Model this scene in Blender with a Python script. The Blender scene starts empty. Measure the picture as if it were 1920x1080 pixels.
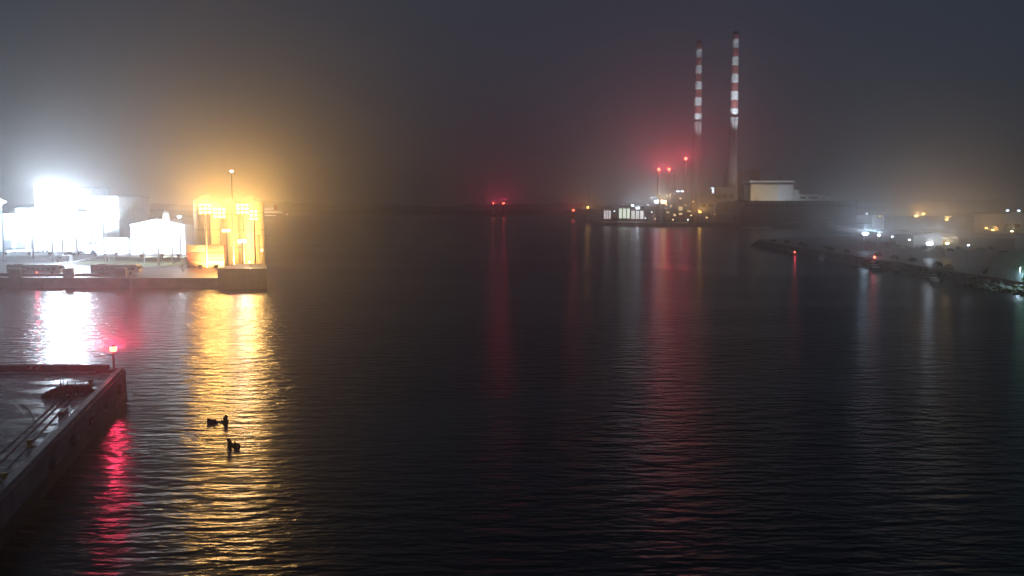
import bpy, bmesh, math, random
from math import radians as R, sin, cos, pi
from mathutils import Vector, Matrix
random.seed(7)
S = bpy.context.scene
COL = S.collection

# ------------------------------------------------------------------ camera, sky, exposure
F, HOR, CAMZ = 1663.0, 380.0, 25.0          # focal length in pixels of the 1920 wide photograph
PITCH = math.atan((540 - HOR) / F)
cd = bpy.data.cameras.new('camera'); cam = bpy.data.objects.new('camera', cd); COL.objects.link(cam)
cam.location = (0, 0, CAMZ); cam.rotation_euler = (pi / 2 - PITCH, 0, 0)
cd.sensor_width = 36; cd.lens = 36 * F / 1920; cd.clip_start = 0.5; cd.clip_end = 20000
S.camera = cam

W = bpy.data.worlds.new('World'); S.world = W; W.use_nodes = True
nt = W.node_tree; nt.nodes.clear()
out = nt.nodes.new('ShaderNodeOutputWorld')
sky = nt.nodes.new('ShaderNodeTexSky'); sky.sky_type = 'NISHITA'; sky.sun_disc = False
sky.sun_elevation = R(-6); sky.sun_rotation = R(250)
b1 = nt.nodes.new('ShaderNodeBackground'); b1.inputs[1].default_value = 0.05
b2 = nt.nodes.new('ShaderNodeBackground'); b2.inputs[0].default_value = (0.022, 0.033, 0.053, 1); b2.inputs[1].default_value = 1.0
ad = nt.nodes.new('ShaderNodeAddShader')
nt.links.new(sky.outputs[0], b1.inputs[0]); nt.links.new(b1.outputs[0], ad.inputs[0])
nt.links.new(b2.outputs[0], ad.inputs[1]); nt.links.new(ad.outputs[0], out.inputs[0])

sl = bpy.data.lights.new('night_glow', 'SUN'); sl.energy = 0.02; sl.angle = R(20); sl.color = (0.85, 0.9, 1.0)
so = bpy.data.objects.new('night_glow', sl); COL.objects.link(so); so.rotation_euler = (R(40), 0, R(250))

S.view_settings.view_transform = 'Standard'; S.view_settings.look = 'None'
S.view_settings.exposure = 0.0; S.view_settings.gamma = 1.0; S.view_settings.use_curve_mapping = False
S.render.engine = 'CYCLES'
cy = S.cycles
cy.use_denoising = True; cy.use_light_tree = True
cy.max_bounces = 6; cy.diffuse_bounces = 2; cy.glossy_bounces = 3; cy.transmission_bounces = 2
cy.volume_bounces = 1; cy.sample_clamp_indirect = 4.0; cy.caustics_reflective = False; cy.caustics_refractive = False

HAZE_DENSITY, HAZE_G = 0.00062, 0.88
PW = 1.0                                     # one knob for every lamp

# ------------------------------------------------------------------ pixel -> world helpers
CP, SP = cos(PITCH), sin(PITCH)
def at(px, py, Y):
    x = (px - 960) / F; y = (540 - py) / F
    k = Y / (CP + y * SP)
    return Vector((x * k, Y, CAMZ + k * (y * CP - SP)))
def gz(px, py, z):
    x = (px - 960) / F; y = (540 - py) / F
    k = (z - CAMZ) / (y * CP - SP)
    return Vector((x * k, k * (CP + y * SP), z))

# ------------------------------------------------------------------ materials
MATS = {}
def mat(name, col, rough=0.7, metal=0.0, var=0.25, scale=0.5, bump=0.0, col2=None, detail=6):
    if name in MATS: return MATS[name]
    m = bpy.data.materials.new(name); m.use_nodes = True; t = m.node_tree
    p = t.nodes['Principled BSDF']
    p.inputs['Roughness'].default_value = rough; p.inputs['Metallic'].default_value = metal
    tc = t.nodes.new('ShaderNodeTexCoord'); n = t.nodes.new('ShaderNodeTexNoise')
    n.inputs['Scale'].default_value = scale; n.inputs['Detail'].default_value = detail; n.inputs['Roughness'].default_value = 0.65
    t.links.new(tc.outputs['Object'], n.inputs['Vector'])
    r = t.nodes.new('ShaderNodeValToRGB')
    c2 = col2 or tuple(c * (1 - var) for c in col); c1 = col if col2 else tuple(min(1, c * (1 + var * .6)) for c in col)
    r.color_ramp.elements[0].position = 0.35; r.color_ramp.elements[0].color = (*c2, 1)
    r.color_ramp.elements[1].position = 0.65; r.color_ramp.elements[1].color = (*c1, 1)
    t.links.new(n.outputs['Fac'], r.inputs[0]); t.links.new(r.outputs[0], p.inputs['Base Color'])
    if bump:
        b = t.nodes.new('ShaderNodeBump'); b.inputs['Distance'].default_value = bump
        t.links.new(n.outputs['Fac'], b.inputs['Height']); t.links.new(b.outputs[0], p.inputs['Normal'])
    MATS[name] = m; return m
def emis(name, col, strength):
    if name in MATS: return MATS[name]
    m = bpy.data.materials.new(name); m.use_nodes = True; t = m.node_tree
    p = t.nodes['Principled BSDF']; p.inputs['Base Color'].default_value = (0.1, 0.1, 0.1, 1)
    p.inputs['Emission Color'].default_value = (*col, 1); p.inputs['Emission Strength'].default_value = strength
    m.cycles.emission_sampling = 'NONE'
    MATS[name] = m; return m
WHITE, COOL, SOD, RED, AMB, GRN = (0.73, 0.86, 1.0), (0.56, 0.77, 1.0), (1.0, 0.53, 0.13), (1.0, 0.035, 0.12), (1.0, 0.70, 0.32), (0.45, 1.0, 0.6)
GLOW = {'white': emis('white_lamp_glass', WHITE, 10), 'cool': emis('cool_lamp_glass', COOL, 10), 'sodium': emis('sodium_lamp_glass', SOD, 8),
        'red': emis('red_lamp_glass', (1.0, 0.12, 0.07), 9), 'amber': emis('amber_lamp_glass', AMB, 9), 'green': emis('green_lamp_glass', GRN, 2.0)}
LCOL = {'white': WHITE, 'cool': COOL, 'sodium': SOD, 'red': RED, 'amber': AMB, 'green': GRN}
M_STEEL = mat('galvanised_steel', (0.32, 0.33, 0.34), 0.5, 0.6)
M_DARKSTEEL = mat('dark_steel', (0.06, 0.06, 0.065), 0.6, 0.3)
M_CONC = mat('weathered_concrete', (0.24, 0.235, 0.22), 0.75, 0, 0.4, 0.35, 0.03)
M_CONCD = mat('dark_wet_concrete', (0.11, 0.11, 0.105), 0.55, 0, 0.5, 0.3, 0.05)
M_WHITE = mat('white_paint', (0.72, 0.72, 0.70), 0.5, 0, 0.12, 0.4)
M_CREAM = mat('cream_cladding', (0.60, 0.54, 0.42), 0.6, 0, 0.12, 0.15)
M_LGREY = mat('light_grey_cladding', (0.55, 0.57, 0.58), 0.55, 0, 0.12, 0.15)
M_GREY = mat('grey_cladding', (0.22, 0.22, 0.23), 0.65, 0, 0.2, 0.1)
M_BROWN = mat('brown_cladding', (0.13, 0.11, 0.10), 0.7, 0, 0.3, 0.1)
M_DARK = mat('dark_cladding', (0.055, 0.055, 0.06), 0.7, 0, 0.3, 0.1)
M_GLASS = mat('dark_window_glass', (0.015, 0.017, 0.02), 0.12, 0, 0.1)
M_RUBBER = mat('black_rubber', (0.02, 0.02, 0.02), 0.8)
M_REDP = mat('red_paint', (0.42, 0.045, 0.035), 0.6, 0, 0.25, 0.15)
M_REDBAND = mat('chimney_red', (0.26, 0.08, 0.07), 0.75, 0, 0.5, 0.16)
M_WHITEBAND = mat('chimney_white', (0.66, 0.64, 0.61), 0.75, 0, 0.4, 0.16)
M_CHCONC = mat('chimney_concrete', (0.22, 0.20, 0.19), 0.8, 0, 0.25, 0.08)
M_GREEN = mat('green_paint', (0.07, 0.26, 0.15), 0.55, 0, 0.2, 0.5)
M_YEL = mat('worn_yellow_paint', (0.50, 0.36, 0.07), 0.6, 0, 0.45, 3)
M_RUST = mat('rusty_steel', (0.10, 0.055, 0.035), 0.75, 0.2, 0.5, 2)

# ------------------------------------------------------------------ mesh builder
class MB:
    def __init__(s): s.v = []; s.f = []; s.m = []
    def add(s, vs, fs, mi=0):
        o = len(s.v); s.v += [tuple(v) for v in vs]; s.f += [tuple(i + o for i in f) for f in fs]; s.m += [mi] * len(fs); return s
    def box(s, c, d, rz=0.0, mi=0, M=None):
        hx, hy, hz = d[0] / 2, d[1] / 2, d[2] / 2
        vs = [Vector((x, y, z)) for z in (-hz, hz) for (x, y) in ((-hx, -hy), (hx, -hy), (hx, hy), (-hx, hy))]
        rot = M if M is not None else Matrix.Rotation(rz, 3, 'Z')
        vs = [rot @ v + Vector(c) for v in vs]
        return s.add(vs, [(3, 2, 1, 0), (4, 5, 6, 7), (0, 1, 5, 4), (1, 2, 6, 5), (2, 3, 7, 6), (3, 0, 4, 7)], mi)
    def tube(s, p0, p1, r0, r1=None, n=10, mi=0):
        r1 = r0 if r1 is None else r1
        p0, p1 = Vector(p0), Vector(p1); d = (p1 - p0).normalized()
        a = d.orthogonal().normalized(); b = d.cross(a)
        vs = [p0 + r0 * (a * cos(2 * pi * i / n) + b * sin(2 * pi * i / n)) for i in range(n)] + \
             [p1 + r1 * (a * cos(2 * pi * i / n) + b * sin(2 * pi * i / n)) for i in range(n)]
        fs = [(i, (i + 1) % n, n + (i + 1) % n, n + i) for i in range(n)] + [tuple(range(n))[::-1], tuple(range(n, 2 * n))]
        return s.add(vs, fs, mi)
    def lathe(s, prof, n=24, c=(0, 0, 0), mis=None):
        cx, cy_, cz = c; vs = []
        for r, z in prof: vs += [(cx + r * cos(2 * pi * i / n), cy_ + r * sin(2 * pi * i / n), cz + z) for i in range(n)]
        for k in range(len(prof) - 1):
            pass
        o = len(s.v); s.v += vs
        for k in range(len(prof) - 1):
            for i in range(n):
                j = (i + 1) % n
                s.f.append((o + k * n + i, o + k * n + j, o + (k + 1) * n + j, o + (k + 1) * n + i)); s.m.append(mis[k] if mis else 0)
        s.f.append(tuple(o + i for i in range(n))[::-1]); s.m.append(mis[0] if mis else 0)
        s.f.append(tuple(o + (len(prof) - 1) * n + i for i in range(n))); s.m.append(mis[-1] if mis else 0)
        return s
    def prism(s, poly, z0, z1, mi=0):
        n = len(poly)
        vs = [(x, y, z0) for x, y in poly] + [(x, y, z1) for x, y in poly]
        return s.add(vs, [tuple(range(n))[::-1], tuple(range(n, 2 * n))] + [(i, (i + 1) % n, n + (i + 1) % n, n + i) for i in range(n)], mi)
    def build(s, name, m, parent=None, loc=None, smooth=False):
        me = bpy.data.meshes.new(name); me.from_pydata(s.v, [], s.f)
        for x in (m if isinstance(m, (list, tuple)) else [m]): me.materials.append(x)
        for p, k in zip(me.polygons, s.m): p.material_index = k; p.use_smooth = smooth
        bm = bmesh.new(); bm.from_mesh(me); bmesh.ops.recalc_face_normals(bm, faces=bm.faces); bm.to_mesh(me); bm.free()
        o = bpy.data.objects.new(name, me); COL.objects.link(o)
        if parent is not None: o.parent = parent
        if loc is not None: o.location = loc
        return o
def tag(o, label=None, cat=None, group=None, kind=None):
    if label: o['label'] = label
    if cat: o['category'] = cat
    if group: o['group'] = group
    if kind: o['kind'] = kind
    return o
def thing(name, label, cat, loc=(0, 0, 0), rz=0, group=None):
    o = bpy.data.objects.new(name, None); COL.objects.link(o); o.location = loc; o.rotation_euler.z = rz
    return tag(o, label, cat, group)
def dup(root, loc, rz=0, label=None):
    r = root.copy(); COL.objects.link(r); r.location = loc; r.rotation_euler.z = rz
    if label: r['label'] = label
    for ch in list(root.children):
        c = ch.copy(); COL.objects.link(c); c.parent = r
        for g in list(ch.children):
            d = g.copy(); COL.objects.link(d); d.parent = c
    return r
KW = 1.0                                     # dimmer of the group of lamps being built
def lamp(parent, loc, kind, inten, size=0.5, aim=(0, -1, -0.35), cone=165, blend=0.4):
    """a real lamp inside its fixture; inten = radiant intensity, W per steradian"""
    l = bpy.data.lights.new('lamp', 'SPOT'); l.energy = inten * 4 * pi * PW * KW; l.color = LCOL[kind]
    l.spot_size = R(cone); l.spot_blend = blend; l.shadow_soft_size = size
    o = bpy.data.objects.new('lamp', l); COL.objects.link(o); o.parent = parent; o.location = loc
    o.rotation_euler = Vector(aim).to_track_quat('-Z', 'Y').to_euler()
    return o
def halo(parent, loc, kind, inten, size=0.5):
    """the upper half of a lamp's light: it only meets the drizzle above the lamp"""
    w = parent.location + Vector(loc); d = Vector((-w.x, -w.y, 0)); D = d.length; d.normalize(); d.z = math.tan(math.atan((CAMZ - w.z) / D) + R(19))
    l = lamp(parent, loc, kind, inten / KW, size, aim=d, cone=41, blend=0.12)  # added on top of the lamp's own light, only for the glow
    return l

# ------------------------------------------------------------------ water
def water():
    b = MB(); xs = (-3000, -600, 600, 3000); ys = (-150, 600, 2000, 5800)
    b.add([(x, y, 0) for y in ys for x in xs], [(j * 4 + i, j * 4 + i + 1, (j + 1) * 4 + i + 1, (j + 1) * 4 + i) for j in range(3) for i in range(3)])
    m = bpy.data.materials.new('harbour_water'); m.use_nodes = True; t = m.node_tree; p = t.nodes['Principled BSDF']
    p.inputs['Base Color'].default_value = (0.003, 0.007, 0.0055, 1); p.inputs['IOR'].default_value = 1.333
    p.inputs['Roughness'].default_value = 0.21; p.inputs['Specular IOR Level'].default_value = 0.42
    tc = t.nodes.new('ShaderNodeTexCoord')
    def layer(scale, sx, sy, rot, detail, dist, prev, rough=0.55):
        mp = t.nodes.new('ShaderNodeMapping'); mp.inputs['Scale'].default_value = (sx, sy, 1); mp.inputs['Rotation'].default_value = (0, 0, R(rot))
        n = t.nodes.new('ShaderNodeTexNoise'); n.inputs['Scale'].default_value = scale; n.inputs['Detail'].default_value = detail
        n.inputs['Roughness'].default_value = rough
        bp = t.nodes.new('ShaderNodeBump'); bp.inputs['Strength'].default_value = 1.0; bp.inputs['Distance'].default_value = dist
        t.links.new(gr.outputs[0], bp.inputs['Strength'])
        t.links.new(tc.outputs['Object'], mp.inputs[0]); t.links.new(mp.outputs[0], n.inputs[0]); t.links.new(n.outputs[0], bp.inputs['Height'])
        if prev is not None: t.links.new(prev.outputs[0], bp.inputs['Normal'])
        return bp
    g = t.nodes.new('ShaderNodeTexNoise'); g.inputs['Scale'].default_value = 0.014; g.inputs['Detail'].default_value = 4; g.inputs['Distortion'].default_value = 0.8
    gm = t.nodes.new('ShaderNodeMapping'); gm.inputs['Scale'].default_value = (0.6, 1.5, 1); gm.inputs['Rotation'].default_value = (0, 0, R(18))
    t.links.new(tc.outputs['Object'], gm.inputs[0]); t.links.new(gm.outputs[0], g.inputs[0])
    gr = t.nodes.new('ShaderNodeMapRange'); gr.inputs['From Min'].default_value = 0.36; gr.inputs['From Max'].default_value = 0.62
    gr.inputs['To Min'].default_value = 0.22; gr.inputs['To Max'].default_value = 1.0; t.links.new(g.outputs[0], gr.inputs[0])
    w = layer(1.0, 0.20, 0.60, -9, 2, 0.60, None)
    w = layer(1.0, 0.75, 1.5, 7, 3, 0.16, w)
    w = layer(1.0, 3.0, 5.0, -16, 2, 0.016, w)
    t.links.new(w.outputs[0], p.inputs['Normal'])
    tag(b.build('water', m), kind='structure')
water()

# ------------------------------------------------------------------ the near pier
PZ = 3.5
def pier():
    c, n0 = gz(232, 692, PZ), gz(0, 932, PZ)
    d = (n0 - c).normalized()
    far = c; near = c + d * 190
    m = bpy.data.materials.new('wet_pier_deck'); m.use_nodes = True; t = m.node_tree; p = t.nodes['Principled BSDF']
    tc = t.nodes.new('ShaderNodeTexCoord')
    n = t.nodes.new('ShaderNodeTexNoise'); n.inputs['Scale'].default_value = 0.28; n.inputs['Detail'].default_value = 9; n.inputs['Roughness'].default_value = 0.62
    mp = t.nodes.new('ShaderNodeMapping'); mp.inputs['Scale'].default_value = (0.6, 1.3, 1)
    t.links.new(tc.outputs['Object'], mp.inputs[0]); t.links.new(mp.outputs[0], n.inputs[0])
    r = t.nodes.new('ShaderNodeValToRGB'); r.color_ramp.elements[0].position = 0.44; r.color_ramp.elements[0].color = (0.05, 0.05, 0.05, 1)
    r.color_ramp.elements[1].position = 0.60; r.color_ramp.elements[1].color = (0.36, 0.36, 0.36, 1)
    t.links.new(n.outputs[0], r.inputs[0]); t.links.new(r.outputs[0], p.inputs['Roughness'])
    n2 = t.nodes.new('ShaderNodeTexNoise'); n2.inputs['Scale'].default_value = 0.9; n2.inputs['Detail'].default_value = 10
    t.links.new(tc.outputs['Object'], n2.inputs[0])
    r2 = t.nodes.new('ShaderNodeValToRGB'); r2.color_ramp.elements[0].position = 0.3; r2.color_ramp.elements[0].color = (0.16, 0.155, 0.14, 1)
    r2.color_ramp.elements[1].position = 0.7; r2.color_ramp.elements[1].color = (0.46, 0.45, 0.42, 1)
    t.links.new(n2.outputs[0], r2.inputs[0]); t.links.new(r2.outputs[0], p.inputs['Base Color'])
    n3 = t.nodes.new('ShaderNodeTexNoise'); n3.inputs['Scale'].default_value = 6; n3.inputs['Detail'].default_value = 4
    t.links.new(tc.outputs['Object'], n3.inputs[0])
    mu = t.nodes.new('ShaderNodeMath'); mu.operation = 'MULTIPLY'; t.links.new(n3.outputs[0], mu.inputs[0]); t.links.new(r.outputs[0], mu.inputs[1])
    bp = t.nodes.new('ShaderNodeBump'); bp.inputs['Distance'].default_value = 0.015; t.links.new(mu.outputs[0], bp.inputs['Height']); t.links.new(bp.outputs[0], p.inputs['Normal'])
    b = MB(); b.prism([(far.x, far.y), (-190, far.y), (-190, near.y), (near.x, near.y)], -0.9, PZ)
    tag(b.build('pier_ground', [m]), kind='structure')
    # wall cladding and kerbs
    side = Vector((d.y, -d.x, 0)); side = side if side.x > 0 else -side       # towards the open water
    rot = math.atan2(d.y, d.x)
    b = MB()
    L = 190
    for k in range(19):
        mid = far + d * (k * 10 + 5) + side * 0.06
        b.box((mid.x, mid.y, 1.3), (9.94, 0.36, 4.2), rot)
    pw = b.build('pier_wall', M_CONC); tag(pw, 'long dark concrete side wall of the near pier', 'wall')
    b = MB()
    for k in range(19):
        mid = far + d * (k * 10 + 5) + side * 0.075
        b.box((mid.x, mid.y, 0.35), (9.93, 0.40, 2.1), rot)
    b.build('tide_band', mat('weedy_concrete', (.022, .030, .018), .5, 0, .6, 1.2, .08, (.05, .05, .04)), pw)
    for k, lb in enumerate(('hanging tyre fender nearest the pier corner', 'hanging tyre fender second from the pier corner', 'hanging tyre fender third from the pier corner', 'hanging tyre fender by the wall ladder', 'hanging tyre fender lowest in view on the pier wall')):
        mid = far + d * (6 + k * 8.2) + side * 0.42; t0 = thing('tyre_fender', lb, 'fender', (mid.x, mid.y, 2.1), rot, 'tyre fenders on the pier wall'); b = MB(); vs = []
        nu, nv = 20, 8
        for u in range(nu):
            for v in range(nv):
                a, c_ = 2 * pi * u / nu, 2 * pi * v / nv; rr = .45 + .16 * cos(c_); vs.append((rr * cos(a), .16 * sin(c_), rr * sin(a)))
        b.add(vs, [(u * nv + v, ((u + 1) % nu) * nv + v, ((u + 1) % nu) * nv + (v + 1) % nv, u * nv + (v + 1) % nv) for u in range(nu) for v in range(nv)])
        b.build('tyre', M_RUBBER, t0, smooth=True); MB().tube((0, 0, .5), (0, 0, 1.3), .03, n=6).build('chain', M_RUST, t0)
    b = MB(); b2 = MB()
    for k in range(38):
        mid = far + d * (k * 5 + 2.5) - side * 0.35
        b.box((mid.x, mid.y, PZ + 0.11), (4.96, 0.66, 0.30), rot)
    tag(b.build('edge_kerb', mat('pale_concrete', (.42, .41, .38), .6, 0, .45, .9, .02)), kind='structure')
    b2.box(((far.x - 190) / 2 - 1, far.y - 0.55, PZ + 0.3), (190 + far.x - 1.5, 0.9, 0.7))
    tag(b2.build('end_kerb', M_CONC), 'raised concrete kerb across the end of the near pier', 'kerb')
    # hazard boards on the end kerb
    t0 = thing('hazard_board', 'red and white striped board on the kerb at the pier end', 'warning board', (gz(50, 700, PZ).x, far.y - 1.06, PZ + 0.12))
    MB().box((0, 0, 0.24), (2.0, 0.06, 0.46)).build('board', M_REDP, t0)
    b = MB()
    for x in (-0.55, 0.35):
        b.add([(x - .28, -.034, .03), (x + .12, -.034, .03), (x + .5, -.034, .45), (x + .1, -.034, .45)], [(0, 1, 2, 3)])
    b.build('stripe', M_WHITE, t0)
    # rails
    def rail(pts, name, label):
        b = MB()
        for i in range(len(pts) - 1):
            p0, p1 = pts[i], pts[i + 1]; v = p1 - p0; a = math.atan2(v.y, v.x); mid = (p0 + p1) / 2
            b.box((mid.x, mid.y, PZ + 0.035), (v.length + 0.02, 0.16, 0.07), a)
        return tag(b.build(name, M_DARKSTEEL), label, 'rail')
    rail([gz(0, 868, PZ), gz(60, 808, PZ), gz(122, 749, PZ)], 'crane_rail', 'straight dark rail in the pier deck, second in from the water edge')
    rail([gz(0, 893, PZ), gz(62, 826, PZ), gz(134, 749, PZ)], 'crane_rail', 'straight dark rail in the pier deck, nearest the water edge')
    rail([gz(0, 850, PZ), gz(50, 806, PZ), gz(110, 750, PZ)], 'crane_rail', 'straight dark rail in the pier deck, third in from the water edge')
    rail([gz(x, y, PZ) for x, y in ((64, 800), (64, 790), (62, 781), (57, 772), (50, 764), (42, 758))], 'crane_rail', 'short curved dark rail branching from the straight pier rails')
    # painted lines
    def line(pts, w, name='road_marking'):
        b = MB()
        for i in range(len(pts) - 1):
            p0, p1 = pts[i], pts[i + 1]; v = (p1 - p0); nrm = Vector((-v.y, v.x, 0)).normalized() * w / 2; z = Vector((0, 0, 0.005))
            b.add([p0 - nrm + z, p1 - nrm + z, p1 + nrm + z, p0 + nrm + z], [(0, 1, 2, 3)])
        tag(b.build(name, M_WHITE), kind='structure')
    line([gz(x, y, PZ) for x, y in ((16, 750), (27, 756), (37, 766), (46, 777))], 0.22)
    line([gz(x, y, PZ) for x, y in ((-20, 800), (0, 799), (22, 797), (36, 795))], 0.25)
    line([gz(x, y, PZ) for x, y in ((0, 699), (60, 699), (120, 698), (180, 697))], 0.55)
    line([gz(x, y, PZ) for x, y in ((150, 752), (128, 775), (98, 808), (60, 850), (14, 900))], 0.16)
    # striped block beside the rails
    p0 = gz(119, 775, PZ); t0 = thing('hazard_block', 'low red and white striped concrete block beside the pier rails', 'barrier', p0, rot)
    MB().box((0, 0, 0.18), (1.9, 0.55, 0.36)).build('block', M_REDP, t0)
    b = MB()
    for x in (-.62, 0, .62): b.box((x, 0, 0.185), (0.3, 0.56, 0.365))
    b.build('stripe', M_WHITE, t0)
    # bollards
    labs = ['stubby yellow mooring bollard lowest down the pier edge', 'stubby yellow mooring bollard halfway along the pier edge', 'stubby yellow mooring bollard on the pier edge nearest the red light']
    t0 = thing('mooring_bollard', labs[0], 'bollard', gz(8, 902, PZ), 0, 'mooring bollards along the near pier')
    MB().lathe([(0.34, 0), (0.34, 0.05), (0.2, 0.1), (0.18, 0.42), (0.3, 0.5), (0.32, 0.6), (0.24, 0.66)], 16).build('bollard_post', M_YEL, t0, smooth=True)
    MB().lathe([(0.45, 0.0), (0.45, 0.04)], 16).build('base_plate', M_RUST, t0)
    dup(t0, gz(55, 838, PZ), 0, labs[1]); dup(t0, gz(170, 722, PZ), 0, labs[2])
    # dark heap added where the wet deck lacks sheen
    rnd = random.Random(3); p0 = gz(128, 738, PZ)
    t0 = thing('net_heap', 'dark lumpy heap lying at the end of the pier rails', 'heap', p0)
    b = MB(); n, mm = 26, 18; vs = []
    for j in range(mm):
        for i in range(n):
            u, v = i / (n - 1) * 2 - 1, j / (mm - 1) * 2 - 1
            h = max(0, 1 - (u * u) ** 1.6 - (v * v) ** 1.6) ** 0.5
            vs.append((u * 2.3 + rnd.uniform(-.06, .06), v * 2.6 + rnd.uniform(-.06, .06), h * (0.35 + 0.5 * rnd.random() * (1 if h > .2 else 0)) - 0.01))
    b.add(vs, [(j * n + i, j * n + i + 1, (j + 1) * n + i + 1, (j + 1) * n + i) for j in range(mm - 1) for i in range(n - 1)])
    b.build('heap', mat('dark_netting', (0.035, 0.028, 0.026), 0.9, 0, 0.5, 2, 0.1), t0)
    for k in range(5):
        x, y = rnd.uniform(-1.4, 1.6), rnd.uniform(-1.2, 1.6)
        MB().tube((x, y, 0.2), (x + rnd.uniform(-.3, .3), y, 1.5), 0.05, 0.04, 6).build('stake', M_RUST, t0)
    # ladder on the wall
    p0 = c + d * 33 + side * 0.3
    t0 = thing('wall_ladder', 'steel ladder fixed to the side wall of the near pier', 'ladder', (p0.x, p0.y, 0), rot)
    b = MB()
    for x in (-.22, .22): b.tube((x, 0.1, 0.1), (x, 0.1, PZ + 0.1), 0.035, n=6)
    b.build('stile', M_STEEL, t0)
    for k in range(11): MB().tube((-.22, 0.1, 0.3 + k * 0.3), (.22, 0.1, 0.3 + k * 0.3), 0.02, n=6).build('rung', M_STEEL, t0)
    # red pier-head light
    q = at(212, 655, far.y - 1.6)
    t0 = thing('beacon_post', 'red harbour light on a short post at the corner of the near pier', 'beacon', (q.x, q.y, PZ))
    h = q.z - PZ
    MB().lathe([(0.5, 0), (0.5, 0.25), (0.38, 0.32)], 16).build('plinth', M_CONC, t0)
    MB().lathe([(0.13, 0.3), (0.11, h - 0.35)], 12).build('post', M_WHITE, t0)
    MB().lathe([(0.30, h - 0.37), (0.30, h - 0.3)], 16).build('gallery', M_DARKSTEEL, t0)
    MB().lathe([(0.34, h - 0.3), (0.46, h - 0.1), (0.46, h + 0.3), (0.32, h + 0.42)], 16).build('lantern', GLOW['red'], t0, smooth=True)
    MB().lathe([(0.36, h + 0.42), (0.14, h + 0.56), (0.02, h + 0.66)], 16).build('cap', M_DARKSTEEL, t0)
    lamp(t0, (.35, -0.75, h), 'red', 90, 0.25, aim=(0.75, -1, -0.3), cone=42)
    halo(t0, (.3, -.8, h + .2), 'red', 2300, 0.25)
pier()

# ------------------------------------------------------------------ lamp builders
def floodlight_mast(px, py, Y, zg, kind, inten, heads, label, group, beam=None, aim=(0.25, -1, -0.3), size=0.7, rows=1, up=0):
    q = at(px, py, Y); h = q.z - zg
    t = thing('floodlight_mast', label, 'floodlight mast', (q.x, q.y, zg), 0, group)
    MB().tube((0, 0, 0), (0, 0, h - 0.2), 0.32, 0.16, 12).build('pole', M_STEEL, t)
    wd = 1.5 * heads
    MB().box((0, -0.05, h - 0.6), (wd, 0.18, 0.14)).box((0, -0.05, h + 0.75), (wd, 0.14, 0.1)).build('crossbar', M_STEEL, t)
    M = Vector(aim).to_track_quat('-Y', 'Z').to_matrix()
    for j in range(rows):  # extra rows of glowing heads are added to fill out the glare
      for k in range(heads):
        x = (k - (heads - 1) / 2) * 1.5; zz = h - j * 1.25
        if j and k == 0: MB().box((0, -0.05, zz - 0.6), (wd, 0.18, 0.14)).build('crossbar', M_STEEL, t)
        f = MB().box((x, -0.42, zz), (1.15, 0.4, 0.95), M=M).build('floodlight', M_DARKSTEEL, t)
        g = Vector((x, -0.42, zz)) + M @ Vector((0, -0.215, 0))
        MB().box(g, (1.02, 0.03, 0.82), M=M).build('lens', GLOW[kind], f)
    lamp(t, Vector((0, -0.9, h)), kind, inten, size, beam or aim)
    if up: halo(t, Vector((0, -0.9, h)), kind, up, size)
    return t
def street_lamp(px, py, Y, zg, kind, inten, label, group, r=0.35, aim=(0, -1, -0.6), up=0):
    q = at(px, py, Y); h = q.z - zg
    t = thing('street_lamp', label, 'street lamp', (q.x, q.y, zg), 0, group)
    MB().tube((0, 0.9, 0), (0, 0.9, h), 0.13, 0.08, 8).tube((0, 0.9, h - 0.05), (0, 0, h + 0.12), 0.05, 0.05, 6).build('pole', M_STEEL, t)
    hd = MB().box((0, 0, h + 0.12), (0.5, 0.8, 0.16)).build('lamp_head', M_DARKSTEEL, t)
    MB().lathe([(r * .6, h - r * .8), (r, h - r * .3), (r, h), (r * .7, h + 0.035)], 12).build('lamp_glass', GLOW[kind], hd, smooth=True)
    lamp(t, (0, -r - 0.1, h - 0.1), kind, inten, r, aim)
    lamp(t, (0, 0, h - r - .1), kind, inten * (9 if Y < 450 and px > 960 else 4), r, (0, -.1, -1), 118)
    if up: halo(t, (0, -r - .1, h), kind, up, r)
    return t

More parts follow.
